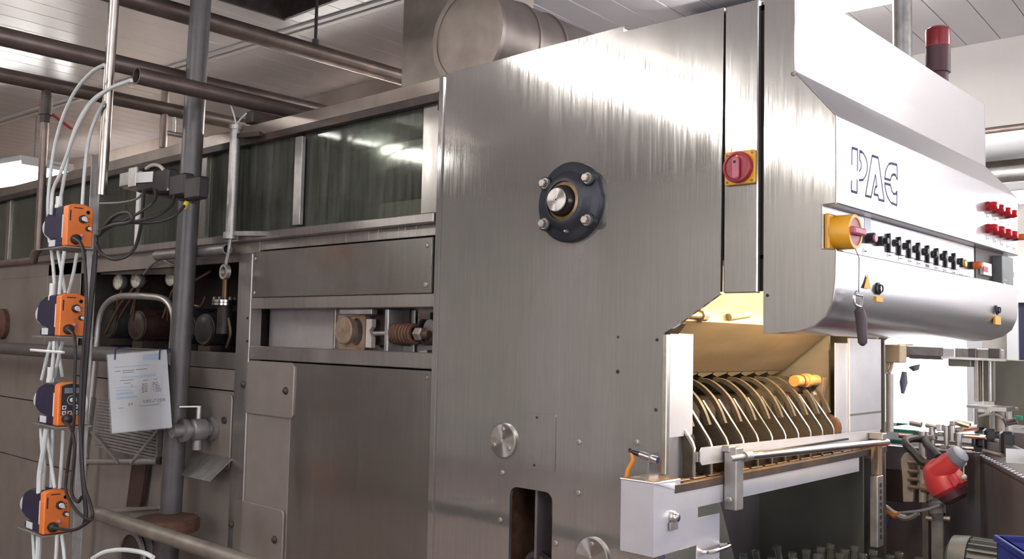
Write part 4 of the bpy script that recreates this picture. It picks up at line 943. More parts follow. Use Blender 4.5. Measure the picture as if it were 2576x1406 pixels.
q0, q1 = at(50, 196, 'z', 2.9), at(590, 312, 'z', 2.9)
XP3 = (q0.x+q1.x)/2
pipe_y('overhead_pipe', XP3, 2.9, .5, 4.4, .038, M['pipe'], 'lowest brown overhead pipe carrying the valve drops')
qa, qz = at(112, 228, 'x', XP3), at(100, 655, 'x', XP3)
dp = thing('drop_pipe', (XP3, qa.y, qz.z), 'thin drop pipe with a red ball valve handle at the far left', 'pipe')
yd = (qa.y+qz.y)/2
build(G().tube([(XP3, yd, 2.87), (XP3, yd, qz.z+.05)]+[(XP3-.05*math.sin(a), yd, qz.z+.05-.05*(1-math.cos(a))+0) for a in (.4, .8, 1.2, 1.57)]+[(XP3-1.5, yd, qz.z)], .020, 14), 'pipe_run', M['pipe'], dp)
zv = at(115, 265, 'x', XP3).z
build(G().cyl((XP3, yd, zv-.05), (XP3, yd, zv+.05), .032, 14).cyl((XP3, yd, zv-.09), (XP3, yd, zv-.05), .026, 6).cyl((XP3, yd, zv+.05), (XP3, yd, zv+.1), .026, 6), 'valve_body', M['dark_metal'], dp)
build(G().beam((XP3, yd-.035, zv), (XP3+.01, yd+.13, zv-.10), .018, .008), 'valve_handle', M['red'], dp)
qc = at(413, 300, 'x', XP3)
d2 = thing('drop_stub', (XP3, qc.y, 2.55), 'short drop pipe with a small tap beside the grey post', 'pipe')
build(G().cyl((XP3, qc.y, at(413, 372, 'x', XP3).z), (XP3, qc.y, 3.02), .021, 14), 'pipe_run', M['pipe'], d2)
zt2 = at(425, 335, 'x', XP3).z
build(G().cyl((XP3, qc.y, zt2), (XP3, qc.y+.14, zt2), .014, 12).cyl((XP3, qc.y+.06, zt2), (XP3, qc.y+.06, zt2+.13), .010, 10), 'tap', M['galv'], d2)
# grey post with flange, cross pipe
YP = 2.12
xp = at(470, 650, 'y', YP).x
zpb = at(436, 1295, 'y', YP).z
post = thing('grey_post', (xp, YP, zpb), 'thick grey painted vertical pipe in front of the tank section', 'pipe')
build(G().cyl((xp-.045, YP, zpb), (xp+.055, YP, H+.58), .047, 24), 'post_pipe', M['pipe_grey'], post)
ZCP = at(220, 889, 'y', 2.09).z
cp_ = build(G().cyl((-8.2, 2.09, ZCP), (xp-.02, 2.09, ZCP), .036, 20), 'cross_pipe', M['pipe_grey'], label='grey horizontal pipe joining the post from the left edge', cat='pipe')
# base flange and volute under the post
vp = thing('flanged_pump', (xp-.05, 2.05, zpb-.40), 'rusty flanged pump casing at the foot of the grey post', 'pump')
cf = at(420, 1316, 'y', 2.05)
build(G().lathe((cf.x, 2.05, cf.z-.03), (0, 0, 1), [(.05, 0), (.135, .0), (.14, .012), (.14, .045), (.13, .055), (.05, .055)], 30), 'flange', M['rust'], vp)
cv = at(375, 1395, 'y', 2.05)
build(G().lathe((cv.x, 1.97, cv.z), (0, 1, 0), [(.02, 0), (.10, .0), (.145, .03), (.15, .10), (.12, .15), (.05, .16)], 28), 'volute', M['dark_metal'], vp)
build(G().ring((cv.x, 1.962, cv.z), (0, 1, 0), .10, .125, .012, 28), 'volute_rim', M['galv'], vp)
build(G().cyl((cf.x, 2.05, cf.z-.2), (cf.x, 2.05, cf.z-.03), .055, 18), 'pump_neck', M['dark_metal'], vp)
# exhaust duct on the roof
xv0, xv1 = at(1012, 100, 'y', 2.85).x, at(1112, 100, 'y', 2.85).x
du = thing('exhaust_duct', (xv1, 2.9, 2.55), 'brown sheet exhaust duct with a round elbow on the washer roof', 'duct')
build(G().box(xv0, xv1+.25, 2.85, 3.20, 2.556, H-.005), 'vertical_shaft', M['duct'], du, .004)
cdt = at(1150, 108, 'y', 2.60)
rd = .195
build(G().lathe((cdt.x+.10, 2.56, cdt.z), (0, 1, 0), [(rd*.985, 0), (rd, .01), (rd, 1.8)], 40), 'round_duct', M['duct'], du)
build(G().ring((cdt.x+.10, 2.555, cdt.z), (0, 1, 0), rd-.02, rd+.005, .02, 40), 'duct_rim', M['duct'], du)
for yy in (2.78, 2.95): build(G().ring((cdt.x+.10, yy, cdt.z), (0, 1, 0), rd-.01, rd+.006, .012, 40), 'duct_seam', M['duct'], du)

# ------------------------------------------------------------------ dosing stand: pole, angle, four pumps, hoses, cables
YD = 1.60
pc = at(202, 568, 'y', YD)
PXc, PYc = pc.x, pc.y                              # face centre of the pumps
a, b = at(287, 0, 'y', YD+.06), at(258, 440, 'y', YD+.06)
xq = (a.x+b.x)/2
build(G().tube([(a.x+.04, YD+.06, H), a, b, (b.x-.004, YD+.06, at(255, 490, 'y', YD+.06).z)], .021, 18), 'chrome_pole', M['chrome'], label='shiny thin pole standing above the orange dosing pumps', cat='pole')
st = thing('dosing_stand', (PXc-.05, PYc+.07, 0), 'upright angle iron that carries the dosing pumps', 'stand')
ztop = at(240, 395, 'y', YD+.09).z
xa = at(237, 600, 'y', YD+.09).x
build(G().box(xa-.02, xa+.02, YD+.09, YD+.096, 0, ztop).box(xa+.014, xa+.02, YD+.055, YD+.096, 0, ztop), 'angle_iron', M['galv'], st, .001)
for k in range(9):
    build(G().lathe((xa-.004, YD+.09, ztop-.04-k*.05), (0, -1, 0), [(.006, 0), (.006, .003)], 8), 'bolt', M['bolt'], st)
build(G().cyl((xa-.05, YD+.10, 0), (xa-.05, YD+.10, ztop-.35), .012, 10), 'back_rod', M['galv'], st)
FY0, FY1, FZ = -.053, .053, .086
def pump_body(t, org, display=False):
    o = Vector(org)
    def bo(g, n_, m_, par=t, bev=0): return build(g, n_, m_, par, bev)
    def P(x, y, z): return o+Vector((x, y, z))
    arcp = [(.0, FY0, -FZ), (.0, FY1, -FZ), (.0, FY1*.99, FZ*.80), (.0, FY1*.8, FZ*.93), (.0, FY1*.35, FZ*1.03), (.0, 0, FZ*1.05), (.0, FY0*.6, FZ*1.02), (.0, FY0*.94, FZ*.95), (.0, FY0, FZ*.86)]
    face = bo(G().prism([P(*q_) for q_ in arcp], (-.045, 0, 0)), 'front_cover', M['orange'], t, .004)
    prof_ = [(.0-.045, FZ*.95), (-.07, FZ*.99), (-.15, FZ*.96), (-.22, FZ*.72), (-.245, FZ*.45), (-.25, -FZ*.30), (-.20, -FZ*.52), (-.14, -FZ*.60), (-.21, -FZ*.70), (-.21, -FZ), (-.045, -FZ)]
    body = bo(G().prism([P(x, FY0*.93, z) for x, z in prof_], (0, (FY1-FY0)*.93, 0)), 'pump_body', M['navy'], t, .006)
    bo(G().lathe(P(-.247, 0, .004), (-1, 0, 0), [(.052, 0), (.052, .012), (.045, .028), (.028, .04), (.008, .046)], 22), 'pump_head', M['white'], t)
    bo(G().box(*(o.x-.058, o.x-.047), o.y+FY0*.93-.0012, o.y+FY0*.93, o.z-.05, o.z+.045), 'type_strip', M['white'], body)
    bo(G().box(o.x-.185, o.x-.12, o.y+FY0*.93-.0012, o.y+FY0*.93, o.z-.082, o.z-.055), 'rating_label', M['paper'], body)
    bo(G().lathe(P(.0, -.018, -.058), (1, 0, 0), [(.020, 0), (.021, .012), (.018, .022), (.008, .026)], 20), 'plug', M['black'], t)
    bo(G().lathe(P(.0, .010, -.040), (1, 0, 0), [(.009, 0), (.007, .004), (.002, .006)], 14), 'vent_cap', M['pink'], t)
    if not display:
        for (y, z, r_) in ((.008, .028, .0165), (.031, -.010, .0105)):
            k_ = bo(G().lathe(P(0, y, z), (1, 0, 0), [(r_, 0), (r_, .012), (r_*.85, .014)], 20), 'dial_base', M['black'], t)
            bo(G().prism([P(.014, y+dy*r_*.8, z+dz*r_*.8) for dy, dz in ((-.6, -.5), (0, -.8), (.95, -.9), (.75, .2), (.4, .75), (-.3, .8), (-.8, .3))], (.01, 0, 0)), 'dial_pointer', M['white'], k_, .001)
        bo(G().lathe(P(0, .030, .058), (1, 0, 0), [(.0085, 0), (.008, .002), (.005, -.0)], 16), 'indicator', M['motor_brown'], t)
        for k in range(3): bo(G().box(o.x, o.x+.0006, o.y+.033, o.y+.037, o.z+.030-k*.013, o.z+.034-k*.013), 'scale_mark', M['motor_brown'], t)
        bo(G().box(o.x, o.x+.0005, o.y-.044, o.y-.038, o.z+.018, o.z+.062), 'maker_print', M['motor_brown'], t)
        bo(G().box(o.x, o.x+.0005, o.y-.028, o.y+.008, o.z+.070, o.z+.075), 'type_print', M['motor_brown'], t)
    else:
        pan = bo(G().prism([P(0, -.041, -.045), P(0, .044, -.045), P(0, .046, .070), P(0, .026, .080), P(0, 0, .084), P(0, -.026, .081), P(0, -.042, .073)], (.0012, 0, 0)), 'keypad', M['black'], t)
        bo(G().box(o.x+.0012, o.x+.002, o.y-.031, o.y+.034, o.z+.045, o.z+.067), 'display_window', M['grey_cap'], pan)
        for (y, z, mm) in ((-.029, -.012, 'white'), (.016, -.010, 'white'), (-.029, -.034, 'pink'), (-.007, -.034, 'white'), (.016, -.034, 'white')):
            kk = bo(G().box(o.x+.0012, o.x+.002, o.y+y-.008, o.y+y+.008, o.z+z-.008, o.z+z+.008), 'key', M['white'], pan)
            bo(G().lathe(P(.002, y, z), (1, 0, 0), [(.005, 0), (.005, .0005)], 12), 'key_symbol', M['red' if mm == 'pink' else 'black'], pan)
        bo(G().lathe(P(.0012, .0, .018), (1, 0, 0), [(.009, 0), (.009, .008), (.007, .01)], 16), 'dial_pointer', M['white'], pan)
        bo(G().ring(P(.0012, .0, .018), (1, 0, 0), .017, .019, .0006, 24), 'dial_ring', M['white'], pan)
        bo(G().box(o.x+.0012, o.x+.002, o.y+.036, o.y+.040, o.z+.0, o.z+.03), 'scale_bar', M['white'], pan)
        bo(G().lathe(P(-.03, FY1, .0), (0, 1, 0), [(.045, 0), (.045, .006), (.03, .012)], 22), 'side_cover', M['white'], t)
    bo(G().box(o.x-.25, o.x+.01, o.y+FY0-.01, o.y+FY1+.03, o.z-FZ-.008, o.z-FZ-.002), 'shelf', M['galv'], t, .001)
PL = [(793, 'orange dosing pump with knobs, second from the top'), (1288, 'orange dosing pump with knobs, lowest on the stand')]
org = Vector((PXc, PYc, pc.z))
dpump = thing('dosing_pump', org, 'orange dosing pump with knobs, topmost on the stand', 'dosing pump', 'orange dosing pumps on the stand')
pump_body(dpump, org)
zs = [pc.z]
for py, lb in PL:
    c = at(202-(py-568)*.080, py, 'y', YD); copy_tree(dpump, (c.x, c.y, c.z), lb); zs.append(c.z)
c = at(180, 1017, 'y', YD)
dp3 = thing('dosing_pump', (c.x, c.y, c.z), 'orange dosing pump with black keypad and display, third from the top', 'dosing pump', 'orange dosing pumps on the stand')
pump_body(dp3, c, True)
# milky hoses
def hose(pts, label, r=.0075, y=YD-.03, m='hose', name='milky_hose', cat='hose', grp='milky hoses of the dosing stand', ys=None):
    P3 = [at(px, py, 'y', (ys[i] if ys else y)) for i, (px, py) in enumerate(pts)]
    build(G().tube(spline(P3, 8), r, 8), name, M[m], label=label, cat=cat, group=grp)
hose([(262, 163), (230, 182), (190, 228), (158, 295), (138, 365), (127, 440), (121, 510), (124, 600), (131, 640), (138, 720)], 'milky hose making the widest arch, leftmost of all')
hose([(318, 208), (280, 222), (235, 250), (200, 300), (176, 365), (165, 430), (152, 500)], 'milky hose arching to the top fitting of the topmost pump', y=YD-.02)
hose([(330, 202), (275, 224), (228, 262), (192, 325), (170, 385), (150, 440), (133, 480), (128, 540)], 'milky hose crossing down beside the leftmost arch', y=YD-.06)
hose([(262, 255), (240, 300), (222, 360), (212, 440), (207, 515)], 'milky hose in the smallest arch beside the shiny pole', y=YD+.03)
hose([(146, 632), (156, 690), (164, 738)], 'milky hose crossing between the upper two pumps, slanting right'); hose([(162, 632), (154, 690), (149, 740)], 'milky hose crossing between the upper two pumps, slanting left', y=YD-.05)
hose([(194, 636), (184, 690), (172, 738)], 'milky hose hanging nearest the angle iron above the second pump', y=YD+.0)
hose([(128, 858), (118, 900), (105, 955)], 'milky hose slanting left above the keypad pump'); hose([(136, 858), (134, 900), (128, 955)], 'milky hose straight down above the keypad pump', y=YD-.05)
hose([(158, 858), (147, 900), (137, 950)], 'milky hose slanting under the second pump toward the keypad pump', y=YD-.01); hose([(143, 860), (150, 900), (157, 950)], 'milky hose beside the cable tie above the keypad pump', y=YD+.02)
hose([(103, 1078), (106, 1130), (112, 1170), (107, 1235)], 'milky hose at the left below the keypad pump'); hose([(117, 1078), (108, 1140), (100, 1190), (98, 1240)], 'thick milky hose below the keypad pump', .011, y=YD-.05)
hose([(118, 1090), (128, 1160), (138, 1228)], 'milky hose slanting right below the keypad pump', y=YD-.02); hose([(133, 1080), (130, 1160), (128, 1226)], 'milky hose straight down below the keypad pump', y=YD+.0)
hose([(159, 1082), (155, 1160), (150, 1228)], 'milky hose nearest the cables below the keypad pump', y=YD+.02)
hose([(83, 1340), (85, 1380), (87, 1420)], 'milky hose at the left below the lowest pump'); hose([(98, 1340), (97, 1380), (94, 1425)], 'thick milky hose below the lowest pump', .012)
hose([(143, 1345), (142, 1380), (139, 1425)], 'milky hose right of centre below the lowest pump', y=YD); hose([(155, 1345), (160, 1380), (164, 1425)], 'milky hose nearest the rod below the lowest pump', y=YD+.02)
hose([(232, 1405), (265, 1388), (310, 1383), (360, 1390), (385, 1402)], 'milky hose bowing up at the bottom edge below the rail', y=1.45)
for px, py, hgt, lb in ((149, 505, .035, 'white hose fitting on top of the topmost pump'), (133, 728, .05, 'white hose fitting above the second pump'), (128, 937, .045, 'white hose fitting above the keypad pump'), (105, 1208, .06, 'white hose fitting above the lowest pump')):
    c = at(px, py, 'y', YD-.035)
    f_ = thing('hose_fitting', (c.x, c.y, c.z-hgt/2), lb, 'fitting', 'white hose fittings')
    build(G().cyl(c-Vector((0, 0, hgt/2)), c+Vector((0, 0, hgt/2)), .014, 12), 'sleeve', M['white'], f_)
    build(G().cyl(c-Vector((0, 0, hgt*.9)), c-Vector((0, 0, hgt/2)), .017, 6), 'union_nut', M['white'], f_)
ct_ = [at(78, 880, 'y', YD-.08), at(115, 883, 'y', YD-.07), at(160, 886, 'y', YD-.05)]
build(G().tube(ct_, .006, 6), 'cable_tie', M['white'], label='white cable tie sticking out left of the hoses', cat='cable tie')
# cables
def cable(pts, label, r=.0065, ys=YD-.05):
    P3 = [at(px, py, 'y', ys[i] if isinstance(ys, list) else ys) for i, (px, py) in enumerate(pts)]
    build(G().tube(spline(P3, 8), r, 8), 'black_cable', M['rubber'], label=label, cat='cable', group='black cables of the dosing pumps')
cable([(186, 598), (203, 612), (211, 640), (216, 700), (217, 770), (212, 850), (205, 930), (203, 1000)], 'black cable falling from the plug of the topmost pump')
cable([(172, 828), (186, 845), (190, 890), (188, 940), (187, 1010), (186, 1060), (176, 1130), (168, 1190)], 'black cable falling from the plug of the second pump')
cable([(163, 1062), (180, 1080), (188, 1130), (183, 1190), (180, 1240), (195, 1262), (206, 1250)], 'black cable hanging in a bow from the keypad pump')
cable([(203, 1000), (201, 1060), (206, 1150), (212, 1220), (228, 1270), (232, 1300), (215, 1318), (185, 1333), (150, 1330), (136, 1328)], 'black cable looping to the plug of the lowest pump')
cable([(168, 1190), (166, 1235), (185, 1275), (210, 1300), (232, 1308)], 'black cable swinging right below the keypad pump', .006, YD-.06)
cable([(242, 590), (238, 680), (228, 780), (218, 900), (210, 1010), (205, 1120), (208, 1200), (216, 1290), (212, 1318)], 'thick black cable running down the angle iron', .009, YD+.0)
cable([(236, 640), (226, 760), (216, 880), (206, 990)], 'black cable beside the thick one on the angle iron', .006, YD+.02)
YC = [YD+.12, YD+.06, YD-.0, YD-.03]
cable([(392, 478), (388, 505), (350, 535), (300, 560), (265, 575), (244, 595)], 'black cable from the second socket adapter', .006, [YD+.2, YD+.15, YD+.1, YD+.05, YD, YD])
cable([(440, 488), (432, 515), (400, 540), (350, 555), (290, 565), (246, 592)], 'black cable from the third socket adapter', .006, [YD+.22, YD+.18, YD+.12, YD+.06, YD, YD])
cable([(474, 498), (462, 520), (430, 548), (380, 560), (320, 560), (280, 562), (250, 585)], 'black cable with yellow mark from the last socket adapter', .006, [YD+.24, YD+.2, YD+.15, YD+.1, YD+.05, YD, YD])
cable([(362, 478), (360, 520), (352, 580), (335, 630), (295, 652), (258, 640), (243, 615), (242, 590)], 'black cable hanging in a wide loop below the sockets', .007, [YD+.18, YD+.15, YD+.1, YD+.05, YD, YD, YD, YD])
cable([(250, 592), (275, 555), (300, 538), (325, 536), (333, 550), (322, 560), (285, 566), (250, 580)], 'small loop of black cable beside the pole', .007, YD-.01)
c = at(467, 516, 'y', YD+.21)
build(G().cyl(c-Vector((.01, 0, .012)), c+Vector((.008, 0, .012)), .009, 10), 'cable_marker', M['lens_yellow'], label='yellow marker ring on the last black cable', cat='marker')
# socket strip
YSK = YD+.22
def sb(px0, py0, px1, py1, y, th, name, m, par, bev=.003):
    a = rect(px0, py0, px1, py1, y); return build(G().box(a[0], a[1], y, y+th, a[2], a[3]), name, M[m], par, bev)
q = at(410, 470, 'y', YSK)
sk = thing('socket_strip', (q.x, YSK, q.z-.06), 'socket strip with black plug adapters hung between pole and post', 'socket strip')
a, b = at(318, 462, 'y', YSK+.05), at(496, 498, 'y', YSK+.05)
build(G().beam(a, b, .03, .05), 'strip_bar', M['dark_metal'], sk)
sb(322, 421, 341, 470, YSK, .012, 'end_bracket', 'alu', sk); sb(300, 434, 322, 468, YSK+.03, .01, 'bracket_arm', 'galv', sk)
for (x0, y0, x1, y1) in ((344, 432, 386, 480), (384, 426, 421, 486), (424, 437, 462, 492), (462, 444, 497, 500)):
    ad = sb(x0, y0, x1, y1, YSK-.01, .05, 'plug_adapter', 'rubber', sk, .008)
a = rect(345, 433, 385, 459, YSK-.012)
build(G().obox(((a[0]+a[1])/2, YSK-.014, (a[2]+a[3])/2), (a[1]-a[0], .006, a[3]-a[2]), (0, math.radians(4), 0)), 'white_timer', M['white'], sk, .001)
build(G().tube(spline([at(368, 424, 'y', YSK), at(385, 415, 'y', YSK), at(405, 420, 'y', YSK), at(420, 445, 'y', YSK+.0), at(424, 480, 'y', YSK)], 6), .008, 8), 'white_lead', M['cream'], sk)
build(G().tube(spline([at(250, 512, 'y', YSK), at(300, 510, 'y', YSK), at(340, 502, 'y', YSK), at(362, 485, 'y', YSK)], 6), .005, 8), 'grey_lead', M['alu_dull'], sk)
# stepladder
YA = 2.17
ld = thing('stepladder', (at(330, 1150, 'y', YA).x, YA, 0), 'aluminium stepladder with a folded ribbed platform behind the notice', 'ladder')
def LP(px, py, dy=0): return at(px, py, 'y', YA+dy)
fr = [LP(213, 1180), LP(243, 870), LP(252, 800), LP(268, 765), LP(295, 748), LP(330, 744), LP(395, 748), LP(420, 758), LP(434, 780), LP(438, 815), LP(432, 890), LP(410, 1290)]
build(G().tube([fr[0]]+spline(fr[1:-1], 6)+[fr[-1]], .017, 12), 'rail_loop', M['alu'], ld)
build(G().beam(LP(213, 1180), LP(195, 1420), .02, .03), 'leg', M['alu_dull'], ld); build(G().beam(LP(410, 1290), LP(405, 1420), .02, .03), 'leg', M['alu_dull'], ld)
build(G().beam(LP(236, 1000), LP(215, 1165), .02, .02), 'platform_side', M['alu_dull'], ld); build(G().beam(LP(404, 1000), LP(398, 1150), .02, .02), 'platform_side', M['alu_dull'], ld)
xl0, xr0 = LP(240, 1010).x, LP(400, 1010).x
for k in range(17):
    z_ = LP(320, 1012+k*8).z
    build(G().box(xl0-.012*k/17, xr0-.004*k/17, YA+.005, YA+.02, z_-.0055, z_+.0055), 'platform_slat', M['alu_dull'], ld, .002)
build(G().cyl(LP(213, 1162), LP(408, 1160), .015, 12), 'cross_tube', M['alu_dull'], ld)
for a, b in ((213, 1162), (403, 1158)): build(G().cyl(LP(a-3, b+1), LP(a+7, b), .019, 12), 'tube_cap', M['black'], ld)
build(G().beam(LP(228, 1085, -.02), LP(298, 1165, -.02), .006, .012), 'brace', M['alu'], ld); build(G().beam(LP(398, 1080, -.02), LP(328, 1165, -.02), .006, .012), 'brace', M['alu'], ld)
build(G().beam(LP(222, 1290), LP(412, 1274), .06, .012), 'step', M['alu'], ld); build(G().beam(LP(240, 1302), LP(412, 1288), .02, .03), 'step_front', M['alu_dull'], ld)
build(G().prism([LP(331, 1170, .05), LP(367, 1170, .05), LP(352, 1275, .05), LP(317, 1275, .05)], (0, .02, 0)), 'rear_strut', M['motor_brown'], ld)
# notice in a clear sleeve, tied to the cross pipe
YN = 2.03
tl, tr, br, bl_ = (at(px, py, 'y', YN) for px, py in ((270, 893), (418, 880), (432, 1075), (282, 1090)))
nt_ = thing('paper_notice', bl_, 'paper notice with a handwritten table in a clear sleeve tied to the grey pipe', 'notice')
build(G().prism([tl, tr, br, bl_], (0, .002, 0)), 'sheet', M['paper'], nt_)
build(G().prism([tl+Vector((-.004, -.004, .004)), tr+Vector((.004, -.004, .004)), br+Vector((.004, -.006, -.004)), bl_+Vector((-.004, -.006, -.004))], (0, .0006, 0)), 'clear_sleeve', M['plastic_film'], nt_)
def NP(zx, zy): p = at(260+zx/5.625, 860+zy/5.625, 'y', YN-.0008); return p
def bar(g, a, b, wd):
    a, b = NP(*a), NP(*b); d = (b-a).normalized(); n_ = Vector((0, 1, 0)).cross(d)*wd/2; g.prism([a+n_, b+n_, b-n_, a-n_], (0, -.0004, 0))
g = G()
bar(g, (560, 225), (800, 200), .026); build(g, 'blue_logo_patch', M['print_blue'], nt_)
g = G(); bar(g, (160, 360), (650, 325), .006); build(g, 'blue_heading', M['print_blue'], nt_)
g = G(); bar(g, (180, 650), (490, 630), .004); bar(g, (185, 690), (400, 680), .006); bar(g, (185, 740), (420, 720), .012); bar(g, (185, 800), (480, 770), .012); bar(g, (250, 505), (500, 490), .006); bar(g, (520, 490), (740, 465), .008); build(g, 'table_print', M['print_blue'], nt_)
g = G()
for a, b in (((165, 418), (245, 410)), ((270, 408), (445, 396)), ((462, 392), (620, 378)), ((270, 436), (430, 425))): bar(g, a, b, .0028)
for a, b in (((235, 548), (430, 535)), ((290, 590), (388, 580)), ((558, 545), (635, 538)), ((720, 530), (765, 525))): bar(g, a, b, .0024)
build(g, 'printed_lines', M['print'], nt_)
g = G()
for a, b in (((165, 495), (830, 440)), ((165, 540), (830, 490)), ((500, 480), (530, 760)), ((665, 465), (690, 740)), ((830, 440), (845, 745)), ((165, 490), (180, 800)), ((175, 655), (835, 600)), ((180, 700), (840, 655))): bar(g, a, b, .0008)
build(g, 'table_rules', M['print_blue'], nt_)
# handwriting: strokes of single characters on a small grid
HW = {'0': [[(0, 0), (0, 1), (1, 1), (1, 0), (0, 0)]], '1': [[(0, .7), (.5, 1), (.5, 0)]], '2': [[(0, .8), (.5, 1), (1, .7), (0, 0), (1, 0)]], '3': [[(0, 1), (1, .9), (.4, .55), (1, .3), (.3, 0), (0, .1)]],
      '4': [[(.8, 0), (.8, 1), (0, .35), (1, .35)]], '6': [[(.9, 1), (.1, .5), (.1, 0), (1, 0), (1, .5), (.1, .45)]], '7': [[(0, 1), (1, 1), (.3, 0)]],
      'K': [[(0, 0), (0, 1)], [(1, 1), (0, .5), (1, 0)]], 'R': [[(0, 0), (0, 1), (.9, .9), (.8, .55), (0, .5), (1, 0)]], 'E': [[(1, 1), (0, 1), (0, 0), (1, 0)], [(0, .5), (.8, .5)]], 'U': [[(0, 1), (0, .1), (.5, 0), (1, .2), (1, 1)]], 'T': [[(0, 1), (1, 1)], [(.5, 1), (.5, 0)]], 'Z': [[(0, 1), (1, 1), (0, 0), (1, 0)]]}
def write(s_, zx, zy, w_, h_, name, step=None):
    g = G(); x = zx
    for ch in s_:
        for stt in HW[ch]:
            pp = [(x+u*w_, zy+h_*(1-v)-(x-zx)*.09) for u, v in stt]
            for a, b in zip(pp, pp[1:]): bar(g, a, b, .0022)
        x += step or w_*1.45
    build(g, name, M['print'], nt_)
for s_, zx, zy, w_, h_ in (('7', 390, 612, 20, 28), ('30', 545, 592, 30, 32), ('30', 695, 572, 30, 34), ('30', 540, 640, 32, 32), ('100', 695, 622, 26, 32), ('24', 548, 684, 28, 30), ('100', 705, 672, 28, 32), ('24', 355, 865, 24, 32), ('KREUTZER', 568, 825, 27, 36)):
    write(s_, zx, zy, w_, h_, 'handwriting', 40 if s_ == 'KREUTZER' else None)
g = G(); bar(g, (515, 908), (800, 880), .002); bar(g, (210, 940), (290, 932), .002); build(g, 'underline', M['print'], nt_)
for px in (292, 404):
    a, b = at(px-3, 905, 'y', YN-.004), at(px+1, 862, 'y', YN-.004)
    build(G().tube(spline([a, at(px-1, 880, 'y', YN-.004), Vector((b.x, YN+.01, ZCP+.040)), Vector((b.x, YN+.06, ZCP+.045))], 5), .0035, 6), 'tie', M['ink'], nt_)
# rusty rail in front
a, b = at(245, 1300, 'y', 1.66), at(640, 1412, 'y', 1.66)
za = (a.z+b.z)/2
build(G().cyl((a.x, 1.66, za), (-1.6, 1.66, za), .027, 18), 'hand_rail', M['old_rail'], label='weathered pipe rail crossing the lower left foreground', cat='rail')
# probe tube and conduit on the tank side
YT = YL-.08
a, b = at(593, 318, 'y', YT), at(580, 590, 'y', YT)
pt = thing('probe_tube', (b.x, YT, b.z), 'slim steel probe tube with white wires clamped to the tank windows', 'tube')
build(G().cyl((b.x, YT, b.z), (a.x, YT, a.z), .0235, 16).cyl((a.x, YT, a.z-.015), (a.x, YT, a.z+.004), .029, 16), 'tube_body', M['galv'], pt)
build(G().beam((a.x, YT, a.z-.045), (a.x+.16, YT+.03, a.z-.05), .02, .02), 'upper_clamp', M['dark_metal'], pt)
build(G().cyl((b.x-.005, YT, b.z-.02), (b.x-.005, YT, b.z+.01), .030, 14).beam((b.x, YT, b.z+.005), (b.x+.22, YT+.04, b.z-.005), .015, .02), 'lower_clamp', M['galv'], pt)
build(G().tube(spline([(b.x, YT, b.z-.02), (b.x-.012, YT, b.z-.08), (b.x-.028, YT, b.z-.13)], 4), .008, 8), 'eye_shank', M['galv'], pt)
build(G().ring((b.x-.03, YT-.012, b.z-.165), (0, 1, 0), .022, .034, .02, 20), 'eye', M['galv'], pt)
for e in ((580, 262), (620, 285)):
    build(G().tube(spline([Vector((a.x, YT, a.z-.01)), Vector((a.x, YT, a.z))*.5+at((593+e[0])/2+(4 if e[0] < 590 else -2), (312+e[1])/2-2, 'y', YT)*.5, at(e[0], e[1], 'y', YT)], 5), .0035, 6), 'wire', M['white'], pt)
a, b = at(395, 642, 'y', YT), at(572, 628, 'y', YT)
build(G().lathe_open((a.x, YT, (a.z+b.z)/2), (1, 0, 0), [(.0, 0), (.024, .0), (.024, (b.x-a.x)), (.019, (b.x-a.x)), (.019, .05), (.0, .05)], 18), 'conduit', M['alu_dull'], label='short grey conduit with an open end under the window ledge', cat='conduit')

# ------------------------------------------------------------------ right background
def B(px, py, y): return at(px, py, 'y', y)
# discharge: dark housing under the infeed table, bottle conveyor, bottles
dis = thing('discharge_bay', (-1.7, 2.9, 0), 'dark discharge bay of the washer below the infeed table', 'machine')
build(G().box(-1.96, -1.95, D+.03, YF-.02, .05, 1.25), 'bay_rear', M['machine_dark'], dis)
build(G().box(-1.95, -1.50, 3.72, 3.73, .05, 1.25), 'bay_side', M['machine_olive'], dis)
build(G().prism([(-1.90, 2.55, 1.20), (-1.90, 3.2, 1.2), (-1.75, 3.2, .72), (-1.75, 2.85, .72)], (.01, 0, 0)), 'guide_sheet', M['machine_olive'], dis)
cvb = thing('bottle_conveyor', (-1.3, 3.0, 0), 'low conveyor table carrying the clear bottles', 'conveyor')
build(G().box(-1.62, -1.02, 2.45, 3.62, .66, .698), 'conveyor_bed', M['machine_dark'], cvb, .003)
build(G().box(-1.02, -1.0, 2.45, 3.62, .64, .74), 'side_rail', M['galv'], cvb, .003)
for y in (2.6, 3.4): build(G().box(-1.35, -1.29, y, y+.06, 0, .66), 'leg', M['galv'], cvb)
bprof = [(.030, 0), (.033, .006), (.033, .13), (.031, .15), (.018, .19), (.0145, .205), (.0135, .235), (.0155, .237), (.0155, .250), (.0125, .252), (.0105, .235), (.012, .2), (.027, .145), (.029, .13), (.029, .012), (.004, .01)]
BT = [(590, 1370), (760, 1325), (905, 1295), (1150, 1240), (1050, 1385), (1165, 1345), (1300, 1300), (1465, 1272), (1440, 1375), (1585, 1240), (1595, 1345), (1725, 1292), (1838, 1256), (1940, 1335), (2005, 1352), (2060, 1298), (2290, 1325), (2268, 1368), (2520, 1360), (2555, 1375), (680, 1395), (860, 1390), (1240, 1390)]
bot0 = None
words = ['first', 'second', 'third', 'fourth', 'fifth', 'sixth', 'seventh', 'eighth', 'ninth', 'tenth', 'eleventh', 'twelfth', 'thirteenth', 'fourteenth', 'fifteenth', 'sixteenth', 'seventeenth', 'eighteenth', 'nineteenth', 'twentieth', 'twenty-first', 'twenty-second', 'twenty-third']
order = sorted(range(len(BT)), key=lambda i: BT[i][0])
used = []
